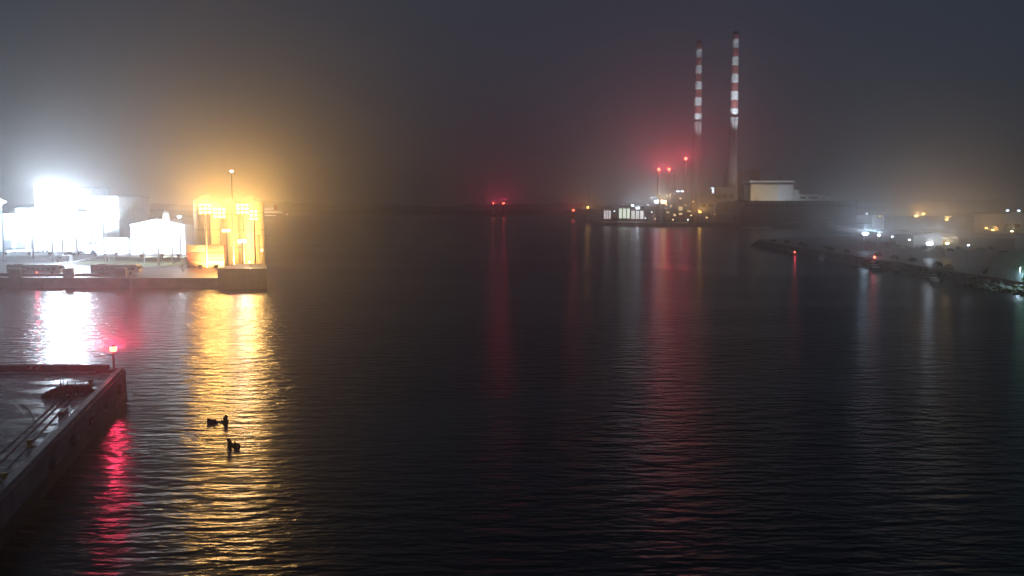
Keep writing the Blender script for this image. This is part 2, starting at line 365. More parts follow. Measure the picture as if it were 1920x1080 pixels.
# ------------------------------------------------------------------ left quay
QZ, QY = 3.0, 260.0
M_TARMAC = mat('wet_tarmac', (0.055, 0.056, 0.058), 0.42, 0, 0.4, 0.12, 0.02)
def left_quay():
    b = MB(); b.prism([(-73, QY), (-230, 720), (-700, 720), (-700, QY)], -0.9, QZ)
    tag(b.build('quay_ground', M_TARMAC), kind='structure')
    b = MB()
    for k in range(24):
        x = -86 - k * 13
        b.box((x - 6.5, QY - 0.2, 1.15), (12.9, 0.36, 3.7))
    tag(b.build('quay_wall', M_CONCD), 'long grey concrete face of the floodlit quay', 'wall')
    x0, x1 = at(408, 520, 257).x, at(500, 520, 257).x
    ba = [(x0, 257), (x1, 257), (x1 * 1.085, 277), (x0 * 1.0, 277)]; bb = [(x0 - .2, 256.8), (x1 + .2, 256.8), (x1 * 1.085 + .2, 277.2), (x0 - .2, 277.2)]
    b = MB(); b.prism(ba, -0.9, 5.7).prism(bb, 5.702, 5.97)
    tag(b.build('concrete_bastion', mat('reddish_concrete', (0.09, 0.065, 0.058), 0.8, 0, 0.35, 0.3, 0.05)), 'square reddish concrete block forming the end of the floodlit quay', 'quay end')
    # white strip on the coping: its lit wet edge put into the colour
    b = MB(); b.add([(-400, QY + 0.2, QZ + .006), (x0, QY + 0.2, QZ + .006), (x0, QY + 0.75, QZ + .006), (-400, QY + 0.75, QZ + .006)], [(0, 1, 2, 3)])
    tag(b.build('road_marking', M_WHITE), kind='structure')
    # concrete posts on the quay edge and the dark barriers between them
    labs = ['grey concrete block post beside the frame edge of the quay', 'grey concrete block post standing between the two white coaches', 'grey concrete block post in front of the coach with the dark windows']
    spans = [(15, 36), (117, 134), (214, 235)]
    for (a, c), lb in zip(spans, labs):
        xa, xc = at(a, 515, QY).x, at(c, 515, QY).x; w = xc - xa
        t = thing('quay_post', lb, 'concrete post', ((xa + xc) / 2, QY + 0.9, QZ), 0, 'concrete posts along the quay edge')
        MB().box((0, 0, 1.3), (w, 1.5, 2.6)).build('post', M_CONC, t)
        MB().box((0, 0, 2.68), (w + 0.25, 1.75, 0.2)).build('cap', M_CONC, t)
    for (a, c, lb) in ((37, 116, 'low dark steel barrier on the quay edge in front of the long white coach'), (135, 213, 'low dark steel barrier on the quay edge in front of the coach with dark windows'), (-60, 14, 'low dark steel barrier on the quay edge cut by the frame')):
        xa, xc = at(a, 515, QY).x, at(c, 515, QY).x; w = xc - xa
        t = thing('crash_barrier', lb, 'barrier', ((xa + xc) / 2, QY + 1.3, QZ), 0, 'dark barriers between the quay posts')
        MB().box((0, 0, 0.75), (w - 0.2, 0.12, 0.9)).build('panel', M_DARKSTEEL, t)
        for k in range(6): MB().box((-w / 2 + 0.4 + k * (w - 0.8) / 5, 0.14, 0.65), (0.14, 0.14, 1.3)).build('post', M_DARKSTEEL, t)
    # coaches
    def coach(pa, pb, Y, label, rz=0):
        xa, xb = at(pa, 500, Y).x, at(pb, 500, Y).x; L = xb - xa; w, h = 2.5, 3.05
        t = thing('coach', label, 'coach', ((xa + xb) / 2, Y + w / 2, QZ), rz, 'white coaches parked behind the quay edge')
        prof = [(-L / 2, 0.4), (L / 2 - .25, 0.4), (L / 2, 1.1), (L / 2 - .15, 1.7), (L / 2 - .7, h - .1), (L / 2 - 1.0, h), (-L / 2 + .3, h), (-L / 2, h - .3)]
        b = MB(); n = len(prof)
        vs = [(x, -w / 2, z) for x, z in prof] + [(x, w / 2, z) for x, z in prof]
        b.add(vs, [tuple(range(n)), tuple(range(n, 2 * n))[::-1]] + [(i, (i + 1) % n, n + (i + 1) % n, n + i) for i in range(n)])
        b.build('body', M_WHITE, t)
        b = MB()
        nw = int((L - 2) / 1.55)
        for k in range(nw): b.box((-L / 2 + 1.2 + k * 1.55 + .7, -w / 2 - 0.012, 1.75), (1.4, 0.03, 0.75)); 
        b.build('window', M_GLASS, t)
        b = MB().box((L / 2 - 0.24, 0, 2.1), (0.9, w - .3, 0.8), M=Matrix.Rotation(R(-22), 3, 'Y')); b.build('windscreen', M_GLASS, t)
        for x in (-L / 2 + 2.6, -L / 2 + 3.8, L / 2 - 2.6):
            for y in (-w / 2 + .1, w / 2 - .1):
                MB().tube((x, y - .14, 0.48), (x, y + .14, 0.48), 0.48, n=14).build('wheel', M_RUBBER, t)
        for y in (-.95, .95): MB().box((-L / 2 - 0.015, y, 1.0), (0.04, 0.3, 0.35)).build('tail_light', emis('tail_lamp', (1, 0.06, 0.05), 4), t)
        b = MB().box((-L / 2 + 3.2, 0, h + 0.1), (2.4, 1.5, 0.2)); b.build('roof_unit', M_LGREY, t)
    coach(12, 113, 272, 'long white coach between the first and second quay posts')
    coach(170, 260, 272, 'white coach with a dark window band behind the third quay post')
    # red marker lamp on the barrier
    q = at(69, 513.5, QY + 1.1); t = thing('marker_lamp', 'small red lamp glowing on the dark quay barrier', 'lamp', (q.x, q.y, QZ + 1.25))
    MB().box((0, 0, 0.06), (0.3, 0.2, 0.12)).build('bracket', M_DARKSTEEL, t)
    MB().lathe([(0.16, 0.12), (0.2, 0.25), (0.14, 0.42)], 10).build('lens', GLOW['red'], t)
    lamp(t, (0, -0.3, 0.3), 'red', 25, 0.2)
    # verge, access road edge
    b = MB(); pts = [gz(135, 496, QZ), gz(200, 482, QZ), gz(330, 480, QZ), gz(400, 488, QZ), gz(330, 499, QZ), gz(240, 500, QZ)]
    b.add([p + Vector((0, 0, .012)) for p in pts], [tuple(range(len(pts)))])
    tag(b.build('grass_verge', mat('rough_grass', (0.06, 0.075, 0.03), 0.9, 0, 0.5, 0.6, 0.1)), kind='structure')
    b = MB(); pl = [gz(108, 496, QZ), gz(140, 492, QZ), gz(175, 485, QZ), gz(215, 478, QZ), gz(240, 474, QZ)]
    for i in range(len(pl) - 1):
        v = pl[i + 1] - pl[i]; a = math.atan2(v.y, v.x); mid = (pl[i] + pl[i + 1]) / 2
        b.box((mid.x, mid.y, QZ + 0.22), (v.length + .2, 0.7, 0.5), a)
    tag(b.build('road_kerb', M_WHITE), kind='structure')
left_quay()

# ------------------------------------------------------------------ vehicles
CARP = [mat('car_paint_' + n, c, 0.3, 0.1, 0.05) for n, c in (('white', (0.7, 0.7, 0.7)), ('silver', (0.4, 0.41, 0.43)), ('black', (0.02, 0.02, 0.022)), ('blue', (0.03, 0.06, 0.18)), ('red', (0.3, 0.03, 0.03)))]
def car_proto(pi_, loc, rz, label, group, name='parked_car', L=4.3, w=1.75, h=1.45, van=False):
    t = thing(name, label, 'van' if van else 'car', loc, rz, group)
    if van: prof = [(-L / 2, .3), (L / 2, .3), (L / 2, 1.0), (L / 2 - .9, 1.2), (L / 2 - 1.6, h), (-L / 2, h)]
    else: prof = [(-L / 2, .35), (-L / 2, .85), (-L / 2 + .5, .95), (-L / 2 + 1.0, h), (.3, h), (1.0, .95), (L / 2 - .1, .82), (L / 2, .35)]
    n = len(prof); b = MB()
    b.add([(x, -w / 2 + (0.12 if z > 1 else 0), z) for x, z in prof] + [(x, w / 2 - (0.12 if z > 1 else 0), z) for x, z in prof],
          [tuple(range(n)), tuple(range(n, 2 * n))] + [(i, (i + 1) % n, n + (i + 1) % n, n + i) for i in range(n)])
    b.build('body', CARP[pi_], t)
    b = MB()
    if van: b.box((L / 2 - 1.75, 0, 1.5), (0.8, w - .18, 0.5))
    else: b.box((-.35, 0, 1.17), (1.5, w - 0.1, 0.34))
    b.build('window', M_GLASS, t)
    for x in (-L / 2 + .8, L / 2 - .85):
        for y in (-w / 2 + .08, w / 2 - .08): MB().tube((x, y - .1, .32), (x, y + .1, .32), .32, n=10).build('wheel', M_RUBBER, t)
    return t
def vehicles():
    rnd = random.Random(11)
    lab = ['white', 'silver', 'black', 'blue', 'red']
    protos = {}
    def put(ci, px, py, rz, group, where):
        lb = f'{lab[ci]} car parked {where}'
        loc = gz(px, py, QZ)
        if (ci, group) not in protos: protos[(ci, group)] = car_proto(ci, loc, rz, lb, group)
        else: dup(protos[(ci, group)], loc, rz, lb)
    for k in range(11):
        put(rnd.choice([0, 0, 1, 2, 3, 4, 0]), 128 + k * 9.2, 479 - k * 0.7, R(90 + rnd.uniform(-4, 4)), 'cars in the front row beyond the white kerb', 'in the front row beyond the white kerb')
    for k in range(12):
        put(rnd.choice([0, 1, 2, 0, 1]), 20 + k * 8.5, 474 - k * 0.3, R(90 + rnd.uniform(-4, 4)), 'cars in the rows beside the floodlit yard', 'in the rows of the floodlit yard behind the coach')
    for k in range(12):
        put(rnd.choice([0, 1, 2, 0, 3]), 8 + k * 8.0, 464, R(90 + rnd.uniform(-4, 4)), 'cars in the rows beside the floodlit yard', 'in the rows of the floodlit yard behind the coach')
    for (px, py, lb) in ((121, 491, 'white van parked at the near end of the white kerb'), (170, 470, 'white van standing behind the front row of cars'), (222, 474, 'white van parked by the thin lamp post')):
        car_proto(0, gz(px, py, QZ), R(rnd.choice([20, 80, 170])), lb, 'white vans in the floodlit yard', 'parked_van', 5.6, 2.0, 2.5, True)
vehicles()

# ------------------------------------------------------------------ buildings and lamps of the left quay
def shed(name, label, cat, x0, x1, y0, y1, zg, h, wm, rm, ridge=0.0, doors=0, windows=0, wz=None, dm=None):
    t = thing(name, label, cat, ((x0 + x1) / 2, y0, zg)); L = x1 - x0; D = y1 - y0
    b = MB()
    if ridge:
        b.add([(-L / 2, 0, 0), (L / 2, 0, 0), (L / 2, 0, h), (0, 0, h + ridge), (-L / 2, 0, h), (-L / 2, D, 0), (L / 2, D, 0), (L / 2, D, h), (0, D, h + ridge), (-L / 2, D, h)],
              [(0, 1, 2, 3, 4), (5, 9, 8, 7, 6), (0, 5, 6, 1), (1, 6, 7, 2), (0, 4, 9, 5), (2, 7, 8, 3), (3, 8, 9, 4)])
        b.build('wall', wm, t)
        b = MB()
        for s in (-1, 1):
            x = s * (L / 2 + .4); z = h - .4 * ridge / (L / 2)
            b.add([(0, -.5, h + ridge + .03), (x, -.5, z + .03), (x, D + .5, z + .03), (0, D + .5, h + ridge + .03), (0, -.5, h + ridge + .25), (x, -.5, z + .25), (x, D + .5, z + .25), (0, D + .5, h + ridge + .25)],
                  [(0, 1, 2, 3), (4, 5, 6, 7), (0, 1, 5, 4), (1, 2, 6, 5), (2, 3, 7, 6), (3, 0, 4, 7)])
        b.build('roof', rm, t)
    else:
        b.box((0, D / 2, h / 2), (L, D, h)); b.build('wall', wm, t)
        MB().box((0, D / 2, h + 0.2), (L + .6, D + .6, 0.4)).build('roof', rm, t)
    for k in range(doors):
        x = -L / 2 + (k + .5) * L / doors
        MB().box((x, -0.03, h * .27), (min(5, L / doors * .6), 0.1, h * .54)).build('door', dm or M_GREY, t)
    for k in range(windows):
        x = -L / 2 + (k + .5) * L / windows
        MB().box((x, -0.03, wz or h * .7), (L / windows * .6, 0.08, h * .16)).build('window', M_GLASS, t)
    return t
KW = 0.36
def left_lamps():
    G = 'white floodlight masts over the quay yard'
    fm = floodlight_mast
    fm(2, 378, 330, QZ, 'cool', 9000, 3, 'bluish white floodlight mast cut by the frame edge', G, (-.5, .8, -.45))
    fm(93, 352, 330, QZ, 'white', 16000, 6, 'tallest white floodlight mast over the quay yard', G, rows=3, up=2000)
    fm(140, 372, 335, QZ, 'white', 15000, 6, 'white floodlight mast in the middle of the white glare', G, rows=3, up=2000)
    fm(192, 382, 330, QZ, 'cool', 15000, 6, 'white floodlight mast at the sodium side of the white glare', G, (-.5, .8, -.45), rows=3, up=2000)
    fm(58, 398, 350, QZ, 'white', 8000, 3, 'shorter white floodlight mast beside the bluish mast', G, (-.5, .8, -.45), rows=3)
    fm(115, 408, 340, QZ, 'white', 9000, 3, 'shorter white floodlight mast under the tallest one', G, rows=3)
    fm(170, 412, 345, QZ, 'white', 9000, 3, 'shorter white floodlight mast above the parked cars', G, (-.5, .8, -.45), rows=3)
    G2 = 'low white lamps along the quay road'
    fm(268, 440, 320, QZ, 'white', 4200, 2, 'low white lamp mast beside the grass verge', G2, (-.4, .6, -.5), up=450)
    fm(296, 446, 310, QZ, 'white', 5200, 3, 'brightest low white lamp mast before the warehouse', G2, (-.4, .6, -.5), up=600)
    fm(322, 442, 320, QZ, 'white', 4200, 2, 'low white lamp mast beside the dark containers', G2, (-.4, .6, -.5), up=450)
    fm(337, 406, 330, QZ, 'white', 700, 1, 'small white lamp mast beside the yellow lit silo', G2)
    G3 = 'sodium floodlight masts at the quay end'
    global KW; KW = 0.17
    fm(385, 384, 300, QZ, 'sodium', 11000, 3, 'orange sodium floodlight mast nearest the silo', G3, rows=3, aim=(0.2, -1, -0.3), up=3200)
    fm(412, 392, 305, QZ, 'sodium', 11000, 3, 'orange sodium floodlight mast second from the silo', G3, rows=3, aim=(0.2, -1, -0.3), up=3200)
    fm(455, 384, 300, QZ, 'sodium', 11000, 3, 'orange sodium floodlight mast under the tall thin mast', G3, rows=3, aim=(0.3, -1, -0.3), up=3200)
    fm(476, 396, 295, QZ, 'sodium', 8000, 2, 'orange sodium floodlight mast at the outer quay end', G3, rows=3, aim=(0.3, -1, -0.3), up=3200)
    fm(425, 432, 290, QZ, 'amber', 1500, 2, 'low amber lamp mast behind the quay head', G3)
    fm(455, 452, 275, QZ, 'cool', 1500, 2, 'low bluish white lamp mast on the quay head', G3)
    # thin tall mast with one pale lamp
    q = at(434, 322, 300); t = thing('signal_mast', 'tall thin mast with one pale lamp above the sodium glare', 'mast', (q.x, q.y, QZ)); h = q.z - QZ
    MB().tube((0, 0, 0), (0, 0, h - .4), 0.28, 0.13, 10).build('pole', M_STEEL, t)
    MB().box((0, 0, h - .35), (2.4, .15, .15)).build('crossbar', M_STEEL, t)
    MB().lathe([(0.35, h - .25), (0.6, h), (0.6, h + .3), (0.3, h + .55)], 12).build('lantern', emis('pale_mast_lamp', (1, 0.82, 0.66), 6), t, smooth=True)
    lamp(t, (0, -.9, h), 'amber', 60, 0.4)
    # lights low on the quay head
    for (px, py, k, i, lb) in ((437, 489, 'red', 260, 'low red lamp on the quay head'), (468, 492, 'amber', 900, 'low amber lamp on the quay head'), (491, 470, 'amber', 150, 'small amber lamp at the outer corner of the quay head')):
        q = at(px, py, 262); t = thing('deck_lamp', lb, 'lamp', (q.x, q.y, 5.98), 0, 'low lamps on the quay head'); h = q.z - 5.98
        MB().tube((0, 0, 0), (0, 0, max(.2, h - .2)), 0.09, n=8).build('post', M_STEEL, t)
        MB().lathe([(.2, max(.2, h - .2)), (.32, h), (.32, h + .25), (.12, h + .4)], 10).build('lens', GLOW[k], t)
        lamp(t, (0, -.5, h + .1), k, i, .3, aim=(0.1, -1, -0.5))
    # lattice tower
    q = at(484, 441, 268); t = thing('lattice_tower', 'slim steel lattice tower on the quay head', 'tower', (q.x, q.y, 5.98)); h = q.z - 5.98
    b = MB()
    for sx in (-.4, .4):
        for sy in (-.4, .4): b.tube((sx, sy, 0), (sx * .6, sy * .6, h), .06, n=6)
    b.build('leg', M_STEEL, t); b = MB()
    for k in range(9):
        z0, z1 = k * h / 9, (k + 1) * h / 9; s = 1 if k % 2 else -1
        for y in (-.38, .38): b.tube((-.38 * s, y, z0), (.36 * s, y, z1), .035, n=5)
    b.build('brace', M_STEEL, t)
    MB().box((0, 0, h + .05), (1.3, 1.3, .1)).build('platform', M_DARKSTEEL, t)
    # small reddish post light right of the containers
    q = at(343, 494, 285); t = thing('marker_post', 'short pale marker post on the verge by the containers', 'post', (q.x, q.y, QZ)); h = 1.8
    MB().tube((0, 0, 0), (0, 0, h), .16, .16, 8).build('post', M_WHITE, t); MB().lathe([(.2, h), (.2, h + .3)], 10).build('cap', M_REDP, t)
left_lamps(); KW = 0.12
def left_buildings():
    x = lambda px, Y: at(px, 400, Y).x
    t = thing('grain_store', 'tall white stepped store blown out by the white floodlights', 'store', (0, 400, QZ)); zt = lambda py: at(960, py, 400).z - QZ  # store added as a bright surface to fill the white glare
    for k, (a, c, py, d) in enumerate(((-40, 28, 402, 30), (28, 66, 392, 32), (66, 136, 352, 36), (136, 222, 370, 34))):
        MB().box(((x(a, 400) + x(c, 400)) / 2, d / 2 + (k % 2) * .4, zt(py) / 2), (x(c, 400) - x(a, 400) - .04, d, zt(py))).build('wall', M_WHITE, t)
        MB().box(((x(a, 400) + x(c, 400)) / 2, d / 2 + (k % 2) * .4, zt(py) + .3), (x(c, 400) - x(a, 400) - .1, d + .5, .6)).build('roof', M_LGREY, t)
    for k in range(8): MB().box((x(10 + 26 * k, 400), -.04, 2.6), (4, .12, 5.2)).build('door', M_GREY, t)
    for px, py in ((75, 400), (120, 380), (150, 395), (200, 392)):
        MB().box((x(px, 400), -.05, zt(py)), (6, .14, 1.2)).build('window', M_GLASS, t)
    shed('warehouse', 'white gabled warehouse between the tall white store and the yellow silo', 'warehouse', x(244, 380), x(345, 380), 380, 420, QZ, 12.5, M_WHITE, M_LGREY, ridge=2.5, doors=3)  # warehouse added as a white wall for the glare of the low lamps
    shed('office_building', 'grey two storey office beside the parked cars', 'building', x(150, 385), x(236, 385), 385, 396, QZ, 6.5, M_LGREY, M_GREY, windows=8)
    labs = ['first of the three fat silos in the sodium glare, beside the small white lamp', 'middle one of the three fat silos in the sodium glare', 'last of the three fat silos in the sodium glare, at the outer quay end']
    for (px, py, rr), lb in zip(((387, 366, 4.6), (430, 371, 3.3), (470, 367, 4.4)), labs):  # silos added as lit surfaces to carry the orange glare
        q = at(px, py, 318); t = thing('silo', lb, 'silo', (q.x, 318, QZ), 0, 'fat silos in the sodium glare'); h = q.z - QZ
        MB().lathe([(rr, 0), (rr, h - 2.2), (rr * .96, h - 2.0)], 36).build('wall', M_CREAM, t, smooth=True)
        MB().lathe([(rr * 1.02, h - 2.0), (rr * .3, h - .3), (.3, h)], 36).build('roof', M_LGREY, t)
        MB().box((rr * .5, -rr * .9, h / 2), (.5, .15, h - 2)).build('ladder', M_STEEL, t)
        for zz in (.25, .5, .75): MB().lathe([(rr + .02, h * zz), (rr + .12, h * zz), (rr + .12, h * zz + .25), (rr + .02, h * zz + .25)], 36).build('band', M_STEEL, t)
    global KW; KW = 1.0
    def facade(px, Y, kind, I, aim, label, group):  # added floodlights that burn out the store, warehouse and silo walls
        q = at(px, 400, Y); t = thing('facade_floodlight', label, 'floodlight', (q.x, Y, QZ), 0, group)
        MB().box((0, 0, .2), (.9, .9, .4)).build('base', M_CONC, t); Mx = Vector(aim).to_track_quat('-Y', 'Z').to_matrix()
        MB().box((0, 0, .95), (1.3, .5, .9), M=Mx).build('housing', M_DARKSTEEL, t); g = Vector((0, 0, .95)) + Mx @ Vector((0, -.27, 0))
        MB().box(g, (1.15, .04, .75), M=Mx).build('lens', GLOW[kind], t)
        lamp(t, g + Vector(aim).normalized() * .2, kind, I, .5, aim=aim, cone=120, blend=.5)
    G = 'floodlights trained on the white buildings'
    for k, px in enumerate((5, 50, 90, 130, 175, 215)):
        facade(px, 372, 'white' if k % 2 else 'cool', 8500, (0, 1, .42), 'ground floodlight trained on the tall white store', G)
    for px in (262, 300, 332): facade(px, 356, 'white', 5000, (0, 1, .3), 'ground floodlight trained on the white gabled warehouse', G)
    for px in (372, 402, 440, 480): facade(px, 295, 'sodium', 4200, (0, 1, .8), 'orange ground floodlight trained on the fat silos', 'floodlights trained on the silos')
    KW = 0.12
    q = at(311, 396, 380); t = thing('silo', 'slim round silo lit yellow beside the small white lamp', 'silo', (q.x, 380, QZ)); h = q.z - QZ
    MB().lathe([(1.5, 0), (1.5, h - 1.2), (1.4, h - 1.0)], 20).build('wall', M_CREAM, t, smooth=True)
    MB().lathe([(1.6, h - 1.0), (1.0, h - .3), (.2, h)], 20).build('roof', M_LGREY, t)
    MB().box((0, -1.6, h / 2), (.5, .12, h)).build('ladder', M_STEEL, t)
    # containers
    cm = [mat('container_' + n, c, 0.6, 0, .25, .5) for n, c in (('brown', (0.16, 0.07, 0.05)), ('grey', (0.12, 0.12, 0.125)), ('maroon', (0.2, 0.04, 0.04)), ('navy', (0.03, 0.045, 0.09)))]
    nm = ['brown', 'grey', 'maroon', 'navy']
    Y = 300
    spots = [(0, 0, 0), (1, 0, 1), (0, 1, 2), (1, 1, 0), (0, 2, 1), (1, 2, 2)]
    tier = ['bottom', 'middle', 'top']; x0 = x(348, Y)
    for (c, lv, k) in spots:
        t = thing('shipping_container', f'{nm[k]} shipping container, {tier[lv]} of the stack ' + ('beside the marker post' if c == 0 else 'next to the quay head'), 'container', (x0 + 3.05 + c * 6.3, Y + 1.2, QZ + lv * 2.6), 0, 'shipping containers stacked by the quay head')
        b = MB(); b.box((0, 0, 1.29), (6.0, 2.3, 2.4))
        for i in range(20): b.box((-2.85 + i * .3, -1.17, 1.29), (.13, .06, 2.2))
        b.build('body', cm[k], t)
        b = MB()
        for sx in (-3, 3):
            for sy in (-1.15, 1.15): b.box((sx, sy, 1.29), (.14, .14, 2.56))
        b.build('corner_post', cm[k], t)
        MB().box((3.03, 0, 1.29), (.06, 2.1, 2.2)).build('door', cm[k], t)
    # thin posts
    for px, lb in ((213, 'thin white post rising beside the last parked cars'), (203, 'thin white post nearest the grey office')):
        q = at(px, 462, 330); t = thing('lamp_post', lb, 'post', (q.x, q.y, QZ), 0, 'thin posts by the car rows')
        MB().tube((0, 0, 0), (0, 0, q.z - QZ), .12, .08, 8).build('pole', M_WHITE, t); MB().box((0, -.3, q.z - QZ), (.3, .8, .12)).build('lamp_head', M_DARKSTEEL, t)
left_buildings()

# ------------------------------------------------------------------ far things: ferry, shore, lighthouses
def ferry():
    Y = 1390; x0, x1 = at(478, 400, Y).x, at(531, 400, Y).x; L = x1 - x0
    t = thing('ferry', 'distant white ferry with lit decks beyond the sodium glare', 'ferry', ((x0 + x1) / 2, Y, 0))
    n = 9; b = MB(); a, c = [], []
    for s in (-1, 1):
        pass
    hull = [(-L / 2, -6), (L / 2 - 6, -6), (L / 2, 0), (L / 2 - 6, 6), (-L / 2, 6)]
    b.prism(hull, -0.5, 8); b.build('hull', mat('ferry_hull', (0.06, 0.06, 0.10), 0.5), t)
    MB().prism([(p[0] * .96, p[1] * .95) for p in hull], 8, 13).build('superstructure', M_WHITE, t)
    MB().box((-L * .12, 0, 15), (L * .55, 10, 4)).box((-L * .05, 0, 18.2), (L * .3, 9, 2.4)).build('upper_deck', M_WHITE, t)
    MB().prism([(L * .2, -2.5), (L * .3, -2), (L * .3, 2), (L * .2, 2.5)], 13, 21).build('funnel', M_REDP, t)
    MB().tube((-L * .05, 0, 19), (-L * .05, 0, 27), .3, .15, 8).build('mast', M_STEEL, t)
    wm = emis('warm_ship_window', (1.0, 0.80, 0.72), 3.0)
    for row, (zz, yy, nn, ww) in enumerate(((10.6, -5.74, 11, .9), (15, -5.03, 6, .5), (5.2, -6.03, 8, .72))):
        for k in range(nn):
            MB().box((-L * .46 * ww + k * L * .9 * ww / nn, yy, zz), (L * .9 * ww / nn * .55, .1, 1.3)).build('window', wm, t)
    lamp(t, (-L * .2, -9, 21), 'white', 900, .8)
    # its neighbour: one small buoy light
    q = at(538, 402, 1200); t = thing('light_buoy', 'small pale lit buoy just off the ferry bow', 'buoy', (q.x, q.y, 0))
    MB().lathe([(1.3, -.4), (1.5, .6), (.6, 1.2)], 14).build('float', M_GREEN, t); MB().tube((0, 0, 1), (0, 0, q.z - .6), .6, .15, 8).build('cage', M_STEEL, t)
    MB().lathe([(.4, q.z - .6), (.7, q.z), (.3, q.z + .7)], 10).build('lantern', emis('pale_buoy_lamp', (1, .85, .95), 6), t)
ferry()
def far_shore():
    rnd = random.Random(5)
    for (x0, x1, Y, hm, nm, col) in ((-1500, 1500, 2600, 34, 'far_hills', (0.045, 0.05, 0.035)), (-900, 420, 1750, 13, 'far_shore', (0.05, 0.05, 0.04))):
        b = MB(); n = 160; prof = []; h = hm * .5
        for i in range(n + 1):
            h += rnd.uniform(-1, 1) * hm * .09; h = min(max(h, hm * .3), hm); prof.append(h)
        prof[0] = prof[-1] = 0.2
        dx = (x1 - x0) / n; rows = [(0, 0.0), (25, 0.35), (90, 1.0), (220, 0.7), (420, 0.0)]
        vs = [(x0 + i * dx, Y + yy + rnd.uniform(-6, 6), -.5 + prof[i] * k * rnd.uniform(.9, 1.1)) for yy, k in rows for i in range(n + 1)]
        b.add(vs, [(r * (n + 1) + i, r * (n + 1) + i + 1, (r + 1) * (n + 1) + i + 1, (r + 1) * (n + 1) + i) for r in range(len(rows) - 1) for i in range(n)])
        tag(b.build(nm, mat(nm + '_ground', col, .9, 0, .5, .01)), kind='structure')
far_shore()
def lighthouse(px, py, Y, label, h_extra, r, inten, tower_m, grp=None):
    q = at(px, py, Y); t = thing('lighthouse', label, 'lighthouse', (q.x, q.y, 0), 0, grp); h = q.z
    MB().lathe([(r * 2.6, -.6), (r * 2.3, 2), (r * 1.7, 3.2)], 18).build('rock_base', M_CONCD, t)
    MB().lathe([(r * 1.35, 3), (r * 1.0, h * .5), (r * .8, h - 2.0)], 20).build('tower', tower_m, t, smooth=True)
    MB().lathe([(r * 1.25, h - 2.0), (r * 1.25, h - 1.6)], 20).build('gallery', M_DARKSTEEL, t)
    MB().lathe([(r * .8, h - 1.6), (r * .98, h), (r * .8, h + 1.4)], 16).build('lantern', GLOW['red'], t, smooth=True)
    MB().lathe([(r * .85, h + 1.4), (r * .3, h + 2.4), (.1, h + 3)], 16).build('roof', M_REDP, t)
    lamp(t, (0, -r * 1.6, h), 'red', inten, 1.2, aim=(-.3, -1, -.1), cone=170); halo(t, (0, -r * 1.6, h), 'red', inten * 3.6, 1.2)
lighthouse(944, 381, 1640, 'red lighthouse with the brightest red light on the far water', 0, 2.6, 1000, M_REDP)
lighthouse(925, 381, 1600, 'slim pale beacon tower beside the red lighthouse', 0, 1.3, 700, M_WHITE)
lighthouse(1075, 394, 1380, 'short red light tower beside the orange lamp on the far quay', 0, 1.8, 500, M_REDP)

# ------------------------------------------------------------------ power station
PSZ, PSY = 4.0, 935.0
def ps_ground():
    b = MB(); b.prism([(95, PSY + 40), (130, PSY), (395, PSY), (420, PSY + 60), (900, PSY + 80), (900, 1500), (95, 1500)], -.9, PSZ)
    tag(b.build('far_quay_ground', M_TARMAC), kind='structure')
    b = MB()
    for k in range(26): b.box((135 + k * 10, PSY - .3, 1.7), (9.8, .5, 4.7))
    tag(b.build('far_quay_wall', M_CONCD), 'long dark quay wall in front of the power station', 'wall')
ps_ground()
def chimney(px, ytop, Y, label, n_bands, band, first):
    q = at(px, ytop, Y); t = thing('power_station_chimney', label, 'chimney', (q.x, q.y, PSZ), 0, 'striped power station chimneys'); H = q.z - PSZ
    rad = lambda z: 3.5 + 3.1 * (1 - z / H) ** 1.15
    prof = [(rad(0), 0)]; mis = []
    zc = H - first - band * (n_bands - 1)
    for k in range(1, 9): prof.append((rad(zc * k / 8), zc * k / 8)); mis.append(2)
    for k in range(n_bands):
        z1 = H - (n_bands - 1 - k) * band - 0 if k < n_bands - 1 else H
        z1 = zc + band * (k + 1) if k < n_bands - 1 else H
        prof.append((rad(z1), z1)); mis.append(0 if (n_bands - 1 - k) % 2 == 0 else 1)
    MB().lathe(prof, 40, (0, 0, 0), mis).build('shaft', [M_REDBAND, M_WHITEBAND, M_CHCONC], t, smooth=False)
    MB().lathe([(2.6, H), (2.6, H + 1.6)], 24).build('flue', M_DARKSTEEL, t)
    for z in (zc - .3, H - 2.5):
        MB().lathe([(rad(z) + .05, z), (rad(z) + 1.3, z + .05), (rad(z) + 1.3, z + .3), (rad(z) + .05, z + .35)], 40).build('platform', M_DARKSTEEL, t)
    MB().box((0, -rad(H / 2) - .5, zc / 2), (.8, .5, zc)).build('ladder', M_DARKSTEEL, t)
    return t, q
chimney(1311, 79, 1060, 'red and white striped chimney nearer the red lit stacks', 10, 9.25, 8.6)
chimney(1379.5, 62, 1000, 'red and white striped chimney rising behind the pale roof block', 10, 9.4, 7.0)
KW = 0.018
